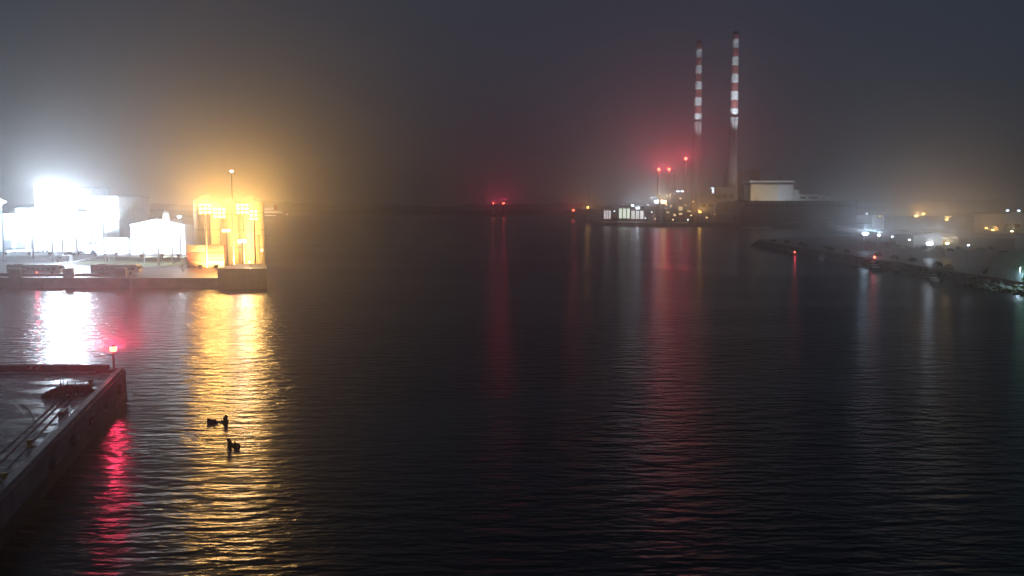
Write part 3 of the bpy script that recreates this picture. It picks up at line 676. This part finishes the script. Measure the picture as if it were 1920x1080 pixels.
def ps_buildings():
    x = lambda px, Y: at(px, 380, Y).x
    z = lambda py, Y: at(960, py, Y).z
    def blk(name, label, a, c, ytop, Y, D, wm, rm, zbase=PSZ, over=.5, wins=0, wz=.6):
        t = thing(name, label, 'building', ((x(a, Y) + x(c, Y)) / 2, Y, zbase)); L = x(c, Y) - x(a, Y); h = z(ytop, Y) - zbase
        MB().box((0, D / 2, h / 2), (L, D, h)).build('wall', wm, t)
        MB().box((0, D / 2, h + .45), (L + over * 2, D + over * 2, .9)).build('roof', rm, t)
        for k in range(wins):
            MB().box((-L / 2 + (k + .5) * L / wins, -.05, h * wz), (L / wins * .7, .14, h * .12)).build('window', M_GLASS, t)
        return t, L, h, D
    blk('turbine_hall', 'long dark turbine hall below the pale roof block', 1395, 1606, 378, 950, 70, M_BROWN, M_DARK, wins=22, wz=.82)
    tks = [(1220, 962, 6, 9), (1160, 1030, 7, 10), (1330, 946, 4, 7)]
    for (px, Y_, rr, hh), lb in zip(tks, ('squat pale storage tank below the thin stacks', 'squat pale storage tank behind the greenish shed', 'small pale storage tank before the square framed block')):
        t = thing('storage_tank', lb, 'tank', (x(px, Y_), Y_, PSZ), 0, 'storage tanks on the far quay')
        MB().lathe([(rr, 0), (rr, hh)], 28).build('wall', M_LGREY, t, smooth=True); MB().lathe([(rr + .1, hh), (rr * .4, hh + 1.2), (.2, hh + 1.4)], 28).build('roof', M_GREY, t)
        MB().box((0, -rr - .2, hh / 2), (.6, .2, hh)).build('ladder', M_STEEL, t)
    t = thing('pipe_rack', 'long steel pipe rack between the pale grey block and the turbine hall', 'pipe rack', (x(1352, 944), 944, PSZ)); L_ = 40
    for k in range(6):
        b = MB(); xx = -L_ / 2 + k * L_ / 5
        b.box((xx, -1.5, 4.5), (.4, .4, 9)).box((xx, 1.5, 4.5), (.4, .4, 9)).box((xx, 0, 9.1), (.5, 3.6, .4)).box((xx, 0, 6), (.35, 2.6, .3)); b.build('trestle', M_STEEL, t)
    for k in range(4): MB().tube((-L_ / 2 - 1, -1.2 + k * .8, 9.6), (L_ / 2 + 1, -1.2 + k * .8, 9.6), .3, n=10).build('pipe', M_LGREY if k % 2 else M_STEEL, t)
    Y = 985; t = thing('boiler_house', 'pale cream and grey block with overhanging roof on the turbine hall', 'building', (0, Y, 0))
    b0 = 20.0; zt = z(342, Y); xa, xm, xb = x(1407, Y), x(1457, Y), x(1487, Y); zm = z(346, Y)
    MB().box(((xa + xm) / 2, Y * 0 + 14, (b0 + zm) / 2), (xm - xa, 28, zm - b0)).build('wall', M_CREAM, t)
    MB().box(((xm + xb) / 2 + .02, 14, (b0 + zm) / 2), (xb - xm - .05, 28, zm - b0)).build('wall', M_LGREY, t)
    MB().box(((xa + xb) / 2, 14.3, (zm + zt) / 2), (xb - xa - 1.2, 27.2, zt - zm - .02)).build('clerestory', M_DARK, t)
    MB().box(((xa + xb) / 2, 14, zt + 1.0), (xb - xa + 3, 31, 2.0)).build('roof', M_LGREY, t)
    b = MB().tube(((xa + xb) / 2 + 12, 10, zt + 2), ((xa + xb) / 2 + 12, 10, zt + 6), .4, n=8); b.build('vent_pipe', M_STEEL, t)
    t = thing('annex', 'small white stepped block against the pale roof block', 'building', (0, Y, 0))
    xa, xb = x(1488, Y), x(1499, Y); zt = z(357, Y)
    MB().box(((xa + xb) / 2, 12, (b0 + zt) / 2), (xb - xa - .1, 20, zt - b0)).build('wall', M_WHITE, t)
    MB().box(((xa + xb) / 2, 12, zt + .4), (xb - xa + .6, 21, .8)).build('roof', M_LGREY, t)
    t = thing('annex', 'low white wing with dark windows at the end of the pale block', 'building', (0, Y, 0))
    xa, xb = x(1499.5, Y), x(1554, Y); zt = z(367, Y)
    MB().box(((xa + xb) / 2, 12, (b0 + zt) / 2), (xb - xa, 18, zt - b0)).build('wall', M_WHITE, t)
    MB().box(((xa + xb) / 2 + 1, 11.5, zt + .7), (xb - xa + 3, 20, 1.4)).build('roof', M_LGREY, t)
    for a, c in ((1518, 1534), (1502, 1512)):
        MB().box(((x(a, Y) + x(c, Y)) / 2, 2.95, zt - 2.2), (x(c, Y) - x(a, Y), .2, 2.2)).build('window', M_GLASS, t)
    blk('boiler_house', 'faint dark boiler house behind the pale roof block', 1374, 1424, 320, 1075, 50, M_BROWN, M_GREY, wins=4)
    blk('boiler_house', 'pinkish grey block between the two striped chimneys', 1341, 1377, 352, 990, 30, M_GREY, M_GREY, wins=3, wz=.75)
    blk('pump_house', 'square pale framed block behind the orange starry lamp', 1312, 1340, 364, 962, 18, M_LGREY, M_WHITE, wins=2)
    t, L, h, D = blk('boiler_house', 'pale grey block with white lamps on its roof by the thin stacks', 1264, 1294, 363, 965, 22, M_LGREY, M_LGREY)
    # lit yellow windowed building
    Y = 950; t = thing('control_building', 'low dark building with yellow lit windows under the roof lamps', 'building', (0, Y, PSZ))
    xa, xb = x(1246, Y), x(1302, Y)
    MB().box(((xa + xb) / 2, 5, 7), (xb - xa, 10, 14)).build('wall', M_BROWN, t); MB().box(((xa + xb) / 2, 5, 14.2), (xb - xa + .6, 10.6, .4)).build('roof', M_DARK, t)
    wm = emis('yellow_window', (1.0, .72, .36), 1.1)
    for px, py, w, hh in ((1276, 391, 4.2, 4.2), (1276, 401, 3.8, 1.8), (1265, 403, 2.6, 2.2), (1258, 386, 2.4, 1.6), (1292, 396, 4, 1.2), (1252, 398, 3, 1.4), (1246 + 3, 391, 2, 1.4), (1285, 385, 3, 1)):
        q = at(px, py, Y); MB().box((q.x, -.06, q.z - PSZ), (w, .14, hh)).build('window', wm, t)
    # thin stacks with red lamps
    labs = [(1235, 317, 1.1, 46000, 'thin pale stack with a red lamp, farthest from the striped chimneys'), (1254, 317, 1.1, 46000, 'thin pale stack with a red lamp, middle of the three'),
            (1285, 297, 1.5, 46000, 'tallest thin pale stack with a red lamp beside the striped chimney'), (1265, 327, 1.0, 0, 'thin pale stack without a lamp')]
    for px, py, r, I, lb in labs:
        Y = 968 if px != 1285 else 990
        q = at(px, py, Y); t = thing('exhaust_stack', lb, 'stack', (q.x, q.y, PSZ), 0, 'thin exhaust stacks'); h = q.z - PSZ - 1
        MB().lathe([(r * 1.15, 0), (r, h * .5), (r, h)], 20).build('shaft', M_LGREY, t, smooth=True)
        MB().lathe([(r * 1.2, h - .8), (r * 1.2, h)], 20).build('rim', M_DARKSTEEL, t)
        if I:
            MB().box((0, -r - .5, h - .8), (1.6, 1.0, .25)).build('bracket', M_DARKSTEEL, t)
            MB().lathe([(.9, h - .9), (1.6, h), (1.6, h + 1.2), (.8, h + 2.1)], 14, (0, -r - .6, 0)).build('beacon', emis('red_stack_lamp', (1.0, 0.13, 0.07), 9), t, smooth=True)
            lamp(t, (0, -r - 3.4, h + .5), 'red', I, .9, aim=(-.3, -1, -.12), cone=172); halo(t, (0, -r - 3.4, h + .5), 'red', 3200, .9)
    # lamps
    G = 'bright lamps on the far quay'
    floodlight_mast(1231, 376, 950, PSZ, 'cool', 9000, 3, 'bright bluish white floodlight mast beside the amber one', G, aim=(-.25, -1, -.2), size=1.2, up=4000, rows=3)
    floodlight_mast(1244, 376, 948, PSZ, 'amber', 12000, 4, 'bright amber floodlight mast beneath the thin stacks', G, aim=(-.25, -1, -.2), size=1.2, up=4000, rows=3)
    floodlight_mast(1312, 396, 945, PSZ, 'sodium', 7000, 2, 'orange lamp mast before the square pale block', G, aim=(-.3, -1, -.2), size=1.0, up=3200, rows=2)
    floodlight_mast(1102, 388, 1060, PSZ, 'sodium', 4500, 2, 'orange lamp mast alone at the outer end of the far quay', G, aim=(-.2, -1, -.2), size=1.0, up=1600, rows=2)
    floodlight_mast(1196, 389, 985, PSZ, 'white', 6500, 3, 'bright white lamp mast among the quay sheds', G, aim=(-.2, -1, -.25), size=1.0, up=1600, rows=2)
    floodlight_mast(1186, 384, 990, PSZ, 'white', 2500, 2, 'smaller white lamp mast among the quay sheds', G, aim=(-.2, -1, -.25), size=1.0, up=1600, rows=2)
    Y = 968
    for px in (1271, 1279):
        q = at(px, 359.5, Y); t = thing('roof_lamp', 'white lamp on the roof of the pale grey block', 'lamp', q, 0, 'white lamps on the pale block roof')
        MB().tube((0, 0, -2.0), (0, 0, 0), .2, n=8).build('post', M_STEEL, t); MB().box((0, -.2, .4), (3.0, .6, .9)).build('housing', M_DARKSTEEL, t)
        MB().box((0, -.56, .4), (2.8, .1, .8)).build('lens', GLOW['white'], t)
        lamp(t, (0, -1.2, .4), 'white', 900, .6, aim=(-.2, -1, -.4), cone=150)
    # quay sheds with lit open fronts
    for a, c, yt, Y, col, st, lb in ((1132, 1146, 387, 1010, (1, .9, .95), .9, 'small quay shed with pinkish white lit openings'), (1160, 1182, 382, 1000, (.85, 1, .8), 1.3, 'quay shed with greenish white lit front'), (1183, 1208, 388, 1005, (1, 1, 1), 1.2, 'quay shed with white lit front beside the bright lamp')):
        t = thing('quay_shed', lb, 'shed', ((x(a, Y) + x(c, Y)) / 2, Y, PSZ), 0, 'lit sheds on the far quay'); L = x(c, Y) - x(a, Y); h = z(yt, Y) - PSZ
        MB().box((0, 5, h / 2), (L, 10, h)).build('wall', M_GREY, t); MB().box((0, 5, h + .2), (L + .8, 11, .4)).build('roof', M_DARK, t)
        for k in range(3):
            MB().box((-L / 3 + k * L / 3, -.05, h * .45), (L / 4.2, .12, h * .55)).build('opening', emis('opening_glow_%d' % a, col, st), t)
        lamp(t, (0, -2, h * .6), 'white', 1600 if a != 1132 else 500, 1.0, aim=(-.1, -1, -.25))
    rnd = random.Random(31)
    for k, (px, py, kd) in enumerate(((1152, 396, 'white'), (1215, 384, 'white'), (1222, 398, 'white'), (1250, 384, 'amber'), (1256, 366, 'amber'), (1262, 412, 'amber'), (1296, 404, 'amber'), (1300, 378, 'sodium'), (1325, 408, 'amber'), (1290, 412, 'white'), (1340, 402, 'sodium'), (1210, 409, 'white'), (1228, 410, 'amber'), (1276, 372, 'amber'))):
        q = at(px, py, 940); t = thing('yard_lamp', {'white': 'small white', 'amber': 'small amber', 'sodium': 'small orange'}[kd] + ' yard lamp on a thin post along the far quay', 'lamp', (q.x, q.y, PSZ), 0, 'small yard lamps along the far quay'); h = q.z - PSZ
        MB().tube((0, .4, 0), (0, .4, h), .14, .1, 6).build('post', M_STEEL, t); MB().lathe([(.25, h - .4), (.55, h), (.3, h + .3)], 10).build('lamp_glass', GLOW[kd], t)
    # mast
    q = at(1104, 338, 1080); t = thing('radio_mast', 'tall thin mast behind the lone orange lamp', 'mast', (q.x, q.y, PSZ)); h = q.z - PSZ
    MB().tube((0, 0, 0), (0, 0, h), .5, .2, 8).build('pole', M_LGREY, t)
    MB().box((0, 0, h * .7), (2.4, .3, .3)).build('crossbar', M_LGREY, t)
    # pontoon
    xa, xb = at(1390, 428, 868).x, at(1447, 428, 868).x; t = thing('pontoon', 'long low pale pontoon floating before the turbine hall', 'pontoon', ((xa + xb) / 2, 868, 0))
    MB().box((0, 2, .5), (xb - xa, 5, 1.9)).build('deck', M_WHITE, t); b = MB()
    for k in range(5): b.tube((-(xb - xa) / 2 + 2 + k * (xb - xa - 4) / 4, 4.8, -.5), (-(xb - xa) / 2 + 2 + k * (xb - xa - 4) / 4, 4.8, 3.4), .35, n=8)
    b.build('pile', M_DARKSTEEL, t)
    MB().box((0, -.6, 1.0), (xb - xa, .1, .5)).build('fender', M_LGREY, t)
    # floodlights for the chimneys and the pale block (the light that makes them stand out at night)
    global KW; KW = 1.0
    for (px, Y, zb, tgt, I, cone, lb) in ((1330, 988, PSZ, Vector((226, 1060, 178)), 230000, 25, 'uplighter trained on the chimney nearer the thin stacks'),
                                          (1398, 953, z(378, 950) + .92, Vector((251, 1000, 178)), 290000, 24, 'uplighter trained on the chimney behind the pale block')):
        q = at(px, 381, Y); o = Vector((q.x, Y, zb))
        t = thing('uplighter', lb, 'floodlight', o, 0, 'uplighters for the striped chimneys')
        MB().box((0, 0, .3), (1.2, 1.0, .6)).build('base', M_CONC, t)
        dv = (tgt - o).normalized(); Mx = dv.to_track_quat('-Y', 'Z').to_matrix()
        MB().box((0, 0, 1.1), (1.2, .6, 1.0), M=Mx).build('housing', M_DARKSTEEL, t)
        g = Vector((0, 0, 1.1)) + Mx @ Vector((0, -.32, 0)); MB().box(g, (1.05, .05, .85), M=Mx).build('lens', GLOW['white'], t)
        lamp(t, g + dv * .3, 'white', I, .5, aim=dv, cone=cone, blend=.4)
        lamp(t, g + dv * .3, 'white', 5000, .5, aim=((tgt - o) * Vector((1, 1, .5))), cone=80, blend=.8)  # extra wide spot added to lift the lower chimney shaft
    for px, wh in ((1418, 'cream half'), (1474, 'grey half')):
        q = at(px, 380, 953); t = thing('uplighter', 'roof floodlight on the turbine hall facing the ' + wh + ' of the pale block', 'floodlight', (q.x, 953, z(378, 950) + .95), 0, 'roof floodlights facing the pale block')
        MB().box((0, 0, .2), (1.2, 1, .4)).build('base', M_CONC, t); MB().box((0, 0, .8), (1.4, .5, .8)).build('housing', M_DARKSTEEL, t)
        MB().box((0, .28, .8), (1.2, .06, .7)).build('lens', GLOW['white'], t)
        lamp(t, (0, .5, .9), 'amber' if wh[0] == 'c' else 'white', 1900, .5, aim=(0.25, 1, .12), cone=160, blend=.4)
ps_buildings()

# ------------------------------------------------------------------ right-hand quay
RZ, RX = 3.0, 142.0
def right_quay():
    b = MB(); b.prism([(RX, 150), (900, 150), (900, 930), (330, 930), (260, 620), (RX + 6, 535), (RX, 500)], -.9, RZ)
    tag(b.build('shore_ground', M_TARMAC), kind='structure')
    b = MB()
    for k in range(37): b.box((RX - .2, 152 + k * 9.5 + 4.7, 1.2), (.4, 9.4, 3.8))
    tag(b.build('shore_wall', M_CONCD), 'dark quay wall running away beside the red lamps', 'wall')
    # road strip and pale kerb
    b = MB(); b.add([(178, 250, RZ + .005), (186, 250, RZ + .005), (200, 480, RZ + .005), (190, 480, RZ + .005)], [(0, 1, 2, 3)])
    tag(b.build('road', mat('road_asphalt', (0.09, 0.09, 0.092), .45, 0, .3, .2)), kind='structure')
    pl = [gz(x, y, RZ) for x, y in ((1925, 470), (1880, 465), (1830, 461), (1800, 459), (1700, 452), (1650, 449))]; b = MB()
    for i in range(len(pl) - 1):
        v = pl[i + 1] - pl[i]; mid = (pl[i] + pl[i + 1]) / 2; b.box((mid.x, mid.y, RZ + .25), (v.length + .1, .45, .5), math.atan2(v.y, v.x))
    tag(b.build('road_kerb', M_CONC), kind='structure')
    # lamps
    G = 'white street lamps along the shore road'
    sl_ = street_lamp
    sl_(1622, 437, 405, RZ, 'cool', 2600, 'bright bluish white street lamp nearest the turbine hall', G, 1.2, aim=(-.4, -1, -.4), up=2553)
    sl_(1648, 440, 400, RZ, 'white', 900, 'white street lamp just behind the bluish one', G, .7, aim=(-.4, -1, -.4), up=798)
    sl_(1743, 455, 352, RZ, 'white', 2600, 'bright white street lamp in the middle of the shore road', G, 1.2, aim=(-.4, -1, -.4), up=2234)
    sl_(1776, 455, 350, RZ, 'amber', 1100, 'warm white street lamp beside the bright one', G, .7, aim=(-.4, -1, -.4), up=1037)
    sl_(1705, 449, 372, RZ, 'white', 250, 'dim white street lamp between the two bright lamps', G, .45, aim=(-.4, -1, -.4))
    sl_(1673, 443, 390, RZ, 'white', 200, 'dim white street lamp past the bluish one', G, .45, aim=(-.4, -1, -.4))
    sl_(1816, 459, 338, RZ, 'white', 220, 'dim white street lamp where the pale kerb bends', G, .45, aim=(-.4, -1, -.4))
    sl_(1913, 470, 310, RZ, 'white', 220, 'dim white street lamp over the green shed', G, .45, aim=(-.4, -1, -.4))
    sl_(1625, 400, 700, RZ, 'white', 900, 'distant white street lamp at the end of the turbine hall', G, .7)
    G = 'orange street lamps inland'
    sl_(1718, 404, 640, RZ, 'sodium', 4200, 'brightest orange street lamp beyond the shore road', G, 1.2, up=1675)
    sl_(1732, 400, 660, RZ, 'sodium', 2500, 'orange street lamp close behind the brightest one', G, .9, up=1197)
    sl_(1775, 411, 600, RZ, 'sodium', 2200, 'orange street lamp between the two orange clusters', G, .9, up=1037)
    sl_(1849, 427, 480, RZ, 'sodium', 900, 'higher lamp of the small orange pair', G, .6, up=438)
    sl_(1862, 431, 470, RZ, 'sodium', 900, 'lower lamp of the small orange pair', G, .6, up=438)
    sl_(1897, 433, 470, RZ, 'amber', 700, 'single amber street lamp past the small orange pair', G, .6, up=399)
    sl_(1650, 405, 690, RZ, 'sodium', 350, 'faint orange street lamp below the distant white one', G, .6)
    G = 'white lamps on the lit hall'
    x = lambda px, Y: at(px, 400, Y).x
    t = shed('hall', 'bluish lit hall with two white lamps near the frame edge', 'building', x(1882, 620), x(1990, 620), 620, 660, RZ, 14, mat('blue_grey_cladding', (.35, .42, .5), .6), M_GREY, windows=6, wz=6)
    for px, I in ((1888, 900), (1909, 2400)):
        q = at(px, 394.5, 619); t = thing('wall_lamp', 'white lamp high on the bluish hall, ' + ('dimmer of the two' if I < 1000 else 'brighter of the two'), 'lamp', q, 0, G)
        MB().box((0, .3, 0), (.4, .9, .3)).build('bracket', M_DARKSTEEL, t); MB().lathe([(.5, -.5), (.9, -.1), (.5, .3)], 12, (0, -.9, 0)).build('lens', GLOW['cool'], t)
        lamp(t, (0, -2.2, 0), 'cool', I, .7, aim=(-.3, -1, -.6))
    # sheds and low buildings
    shed('shed', 'low dark shed between the orange lamps and the white lamps', 'shed', x(1690, 470), x(1770, 470), 455, 475, RZ, 5, M_GREY, M_DARK, ridge=1.5, doors=2)
    shed('shed', 'low dark shed behind the bluish white street lamp', 'shed', x(1620, 520), x(1682, 520), 500, 520, RZ, 5.5, M_BROWN, M_DARK, ridge=1.2, doors=2)
    shed('shed', 'long grey flat roofed shed below the amber lamp', 'shed', x(1800, 420), x(1905, 420), 420, 436, RZ, 4.5, M_GREY, M_GREY, doors=4)
    shed('shed', 'long pale roofed shed beyond the orange lamps', 'shed', x(1640, 760), x(1830, 760), 740, 765, RZ, 11, M_GREY, M_LGREY, doors=6)
    # green arched shed
    Y0, Y1, xa, xb = 250.0, 268.0, 144.0, 172.0
    t = thing('arched_shed', 'pale green arched shed at the water edge behind the green post', 'shed', ((xa + xb) / 2, Y0, RZ)); L = xb - xa; H = 8.8
    pts = [(-L / 2, 0)] + [(-L / 2 + L * k / 20, H * (sin(pi * k / 20) ** .62)) for k in range(1, 20)] + [(L / 2, 0)]
    n = len(pts); b = MB(); D = Y1 - Y0
    b.add([(p[0], 0, p[1]) for p in pts] + [(p[0], D, p[1]) for p in pts], [tuple(range(n)), tuple(range(n, 2 * n))[::-1]])
    MG = mat('pale_green_sheeting', (.30, .42, .36), .6, 0, .2, .5); b.build('end_wall', MG, t)
    b = MB(); pr = [(p[0] * 1.02, p[1] * 1.02 + .05) for p in pts]
    b.add([(p[0], -.4, p[1]) for p in pr] + [(p[0], D + .4, p[1]) for p in pr], [(i, i + 1, n + i + 1, n + i) for i in range(n - 1)]); b.build('roof', mat('green_grey_roof', (.25, .33, .30), .5, 0, .2, .4), t)
    MB().box((5, -.06, 2.2), (5, .12, 4.4)).build('door', M_GREY, t); MB().box((-6, -.06, 3), (3, .12, 1.2)).build('window', M_GLASS, t)
    q = at(1881, 478, 247); t = thing('navigation_post', 'tall green post with a pale sign box before the arched shed', 'post', (142.6, 246, RZ)); h = q.z - RZ
    MB().tube((0, 0, 0), (0, 0, h), .26, .22, 12).build('post', M_GREEN, t); MB().lathe([(.3, h), (.34, h + .3), (.1, h + .5)], 12).build('lantern', GLOW['green'], t)
    MB().box((.35, -.3, h - 3.2), (.75, .3, 1.9)).build('sign_box', emis('green_sign_face', (.55, .75, .66), .35), t)
    lamp(t, (0, -.8, h), 'green', 25000, .3, aim=(0, .3, -1))
    q = at(1913, 500, 249); t = thing('lamp_post', 'slim pale post at the frame edge by the arched shed', 'post', (q.x, 249, RZ))
    MB().tube((0, 0, 0), (0, 0, q.z - RZ), .12, .1, 8).build('pole', M_LGREY, t); MB().box((0, -.3, q.z - RZ), (.3, .7, .14)).build('lamp_head', M_DARKSTEEL, t)
    lamp(t, (0, -.6, q.z - RZ - .2), 'cool', 22000, .3, aim=(-.5, .3, -1))  # lamp added on this post to brighten the arched shed
    # edge lights and buoy
    q = at(1637, 483, 346); t = thing('quay_beacon', 'low red lamp on the edge of the shore wall', 'beacon', (q.x + .6, 346, RZ))
    MB().lathe([(.35, 0), (.3, .35)], 12).build('base', M_CONC, t); MB().lathe([(.3, .35), (.42, .6), (.42, .95), (.2, 1.2)], 12).build('lantern', GLOW['red'], t)
    lamp(t, (-.8, -.6, .8), 'red', 700, .4, aim=(-.8, -1, -.2), cone=170); halo(t, (-.8, -.6, .8), 'red', 150, .4)
    q = at(1490, 473, 418); t = thing('channel_buoy', 'red lit buoy floating off the shore wall', 'buoy', (q.x, 418, 0))
    MB().lathe([(1.0, -.4), (1.2, .3), (.5, .9)], 16).build('float', M_REDP, t); MB().tube((0, 0, .8), (0, 0, 1.6), .4, .15, 8).build('cage', M_REDP, t)
    MB().lathe([(.22, 1.5), (.35, 1.8), (.2, 2.1)], 10).build('lantern', GLOW['red'], t); lamp(t, (0, -.8, 1.8), 'red', 900, .35, cone=172, aim=(-.3, -1, -.1))
    # parked cars on the shore road
    rnd = random.Random(4); pr = {}
    for k in range(12):
        ci = rnd.choice([0, 1, 2, 2, 3]); loc = gz(1660 + k * 20, 462 + k * .5 + rnd.uniform(0, 8), RZ); lb = ['white', 'silver', 'black', 'blue', 'red'][ci] + ' car parked beside the shore road lamps'
        if ci not in pr: pr[ci] = car_proto(ci, loc, R(rnd.uniform(0, 40)), lb, 'cars parked beside the shore road')
        else: dup(pr[ci], loc, R(rnd.uniform(0, 40)), lb)
    # rock armour along the foot of the wall
    b = MB(); rnd = random.Random(9)
    for k in range(900):
        Y = rnd.uniform(185, 512); q = rnd.random(); rr = rnd.uniform(.5, 1.25)
        c = Vector((RX - .4 - q * 4.2, Y, 2.3 * (1 - q) - .1 + rnd.uniform(-.3, .3))); vs = []
        for (dx, dy, dz) in ((1, 0, 0), (-1, 0, 0), (0, 1, 0), (0, -1, 0), (0, 0, 1), (0, 0, -1), (.6, .6, .6), (-.6, .6, .5), (.6, -.6, .6), (-.6, -.6, .5)):
            vs.append(c + Vector((dx, dy, dz * .75)) * rr * rnd.uniform(.75, 1.15))
        b.add(vs, [(4, 6, 7), (4, 7, 9), (4, 9, 8), (4, 8, 6), (0, 6, 8), (0, 2, 6), (2, 7, 6), (2, 1, 7), (1, 9, 7), (1, 3, 9), (3, 8, 9), (3, 0, 8), (5, 2, 0), (5, 1, 2), (5, 3, 1), (5, 0, 3)])
    tag(b.build('rocks', mat('dark_rock', (.10, .098, .095), .6, 0, .5, .8)), kind='stuff')
    # moored boats
    labs = ['small white moored boat by the rocks nearest the arched shed', 'small dark hulled moored boat halfway along the rocks', 'small white moored boat by the rocks near the low red lamp', 'small blue hulled moored boat off the far end of the rocks']
    for (px, py, rz, hm), lb in zip(((1760, 527, 80, M_WHITE), (1700, 507, 100, M_DARK), (1600, 488, 75, M_WHITE), (1545, 478, 95, CARP[3])), labs):
        p = gz(px, py, 0); p.x = min(p.x, RX - 7); t = thing('moored_boat', lb, 'boat', p, R(rz), 'small boats moored by the rocks'); L, w = 7.0, 2.4
        sec = [(-L / 2, .9), (-L / 4, 1.15), (0, 1.2), (L / 4, .95), (L * .42, .45), (L / 2, .03)]; vs = []
        for (xx, hw) in sec: vs += [(xx, -hw, .9 + max(0, xx) * .1), (xx, -hw * .6, -.25), (xx, hw * .6, -.25), (xx, hw, .9 + max(0, xx) * .1)]
        n = len(sec); fs = [(k * 4 + e, k * 4 + e + 1, k * 4 + e + 5, k * 4 + e + 4) for k in range(n - 1) for e in range(3)] + [(k * 4 + 3, k * 4, k * 4 + 4, k * 4 + 7) for k in range(n - 1)] + [(0, 1, 2, 3), ((n - 1) * 4 + 3, (n - 1) * 4 + 2, (n - 1) * 4 + 1, (n - 1) * 4)]
        MB().add(vs, fs).build('hull', hm, t); MB().box((.3, 0, 1.5), (2.4, 1.6, 1.2)).build('cabin', M_WHITE, t); MB().box((.3, 0, 1.75), (2.46, 1.66, .4)).build('window', M_GLASS, t)
        MB().tube((-.4, 0, 2), (-.4, 0, 5.5), .05, .03, 6).build('mast', M_STEEL, t)
    # railing along the wall top
    t = thing('railing', 'thin steel railing along the top of the shore wall', 'railing', (RX + .5, 190, RZ))
    for k in range(60): MB().box((0, k * 5, .55), (.08, .08, 1.1)).build('post', M_STEEL, t)
    MB().box((0, 150, 1.1), (.07, 300, .07)).box((0, 150, .6), (.05, 300, .05)).build('rail', M_STEEL, t)
    # scrub on the bank behind the wall
    rnd = random.Random(21); labs = ['low dark bush behind the shore wall railing']
    proto = None
    for k in range(16):
        Y = 215 + k * 19 + rnd.uniform(-6, 6); p = Vector((RX + rnd.uniform(3, 11), Y, RZ))
        if proto is None:
            proto = thing('bush', labs[0], 'bush', p, 0, 'low bushes behind the shore wall')
            fb = MB()
            for q in range(420):
                d = Vector((rnd.gauss(0, 1), rnd.gauss(0, 1), abs(rnd.gauss(0, .8)))).normalized() * rnd.uniform(.45, 1.0)
                c = Vector((d.x * 1.7, d.y * 1.5, d.z * 1.7 + .15)); a = Vector((rnd.gauss(0, 1), rnd.gauss(0, 1), rnd.gauss(0, 1))).normalized() * .24; bb_ = a.orthogonal().normalized() * .13
                fb.add([c - a, c - bb_, c + a, c + bb_], [(0, 1, 2, 3)])
            fb.build('foliage', mat('dark_scrub', (.045, .06, .03), .8, 0, .5, .6), proto)
            sb = MB()
            for q in range(5): sb.tube((0, 0, 0), (rnd.uniform(-.9, .9), rnd.uniform(-.9, .9), 1.2), .06, .02, 5)
            sb.build('stem', M_RUST, proto)
        else: dup(proto, p, rnd.uniform(0, 6))
KW = 0.008
right_quay()

# ------------------------------------------------------------------ driftwood in the yellow reflection
def driftwood(px, py, label, L, rz, seed):
    rnd = random.Random(seed); p = gz(px, py, 0.05); t = thing('driftwood', label, 'driftwood', p, rz, 'driftwood in the yellow reflection')
    b = MB(); pts = [Vector((-L / 2 + L * k / 7, rnd.uniform(-.06, .06), rnd.uniform(-.02, .06) + .08)) for k in range(8)]
    for k in range(7): b.tube(pts[k] - Vector((0, 0, .1)), pts[k + 1] - Vector((0, 0, .1)), (.24, .27, .2, .12, .08, .1, .16, .17)[k], (.24, .27, .2, .12, .08, .1, .16, .17)[k + 1] if k < 7 else .15, 8)
    b.build('log', M_RUBBER, t); b = MB()
    b.tube(pts[6] - Vector((0, 0, .1)), pts[6] + Vector((.02, .1, .28)), .26, .22, 7).tube(pts[6] + Vector((0, .1, .22)), pts[6] + Vector((.16, .05, .5)), .24, .2, 7)
    b.tube(pts[1], pts[1] + Vector((-.3, .3, .22)), .14, .07, 6).tube(pts[2], pts[2] + Vector((.3, -.2, .18)), .12, .05, 6); b.build('branch', M_RUBBER, t)
driftwood(408, 790, 'dark driftwood log with an upturned branch in the yellow reflection', 2.3, R(12), 1)
driftwood(438, 834, 'smaller dark driftwood below the longer log', 1.3, R(155), 2)

# ------------------------------------------------------------------ haze
def haze():
    m = bpy.data.materials.new('night_drizzle'); m.use_nodes = True; t = m.node_tree; t.nodes.clear()
    o = t.nodes.new('ShaderNodeOutputMaterial'); v = t.nodes.new('ShaderNodeVolumePrincipled')
    v.inputs['Color'].default_value = (0.95, 0.95, 0.95, 1); v.inputs['Density'].default_value = HAZE_DENSITY; v.inputs['Anisotropy'].default_value = HAZE_G
    t.links.new(v.outputs[0], o.inputs['Volume'])
    b = MB(); b.box((0, 2850, 150), (6200, 6200, 303))
    tag(b.build('haze', m), kind='stuff')
haze()
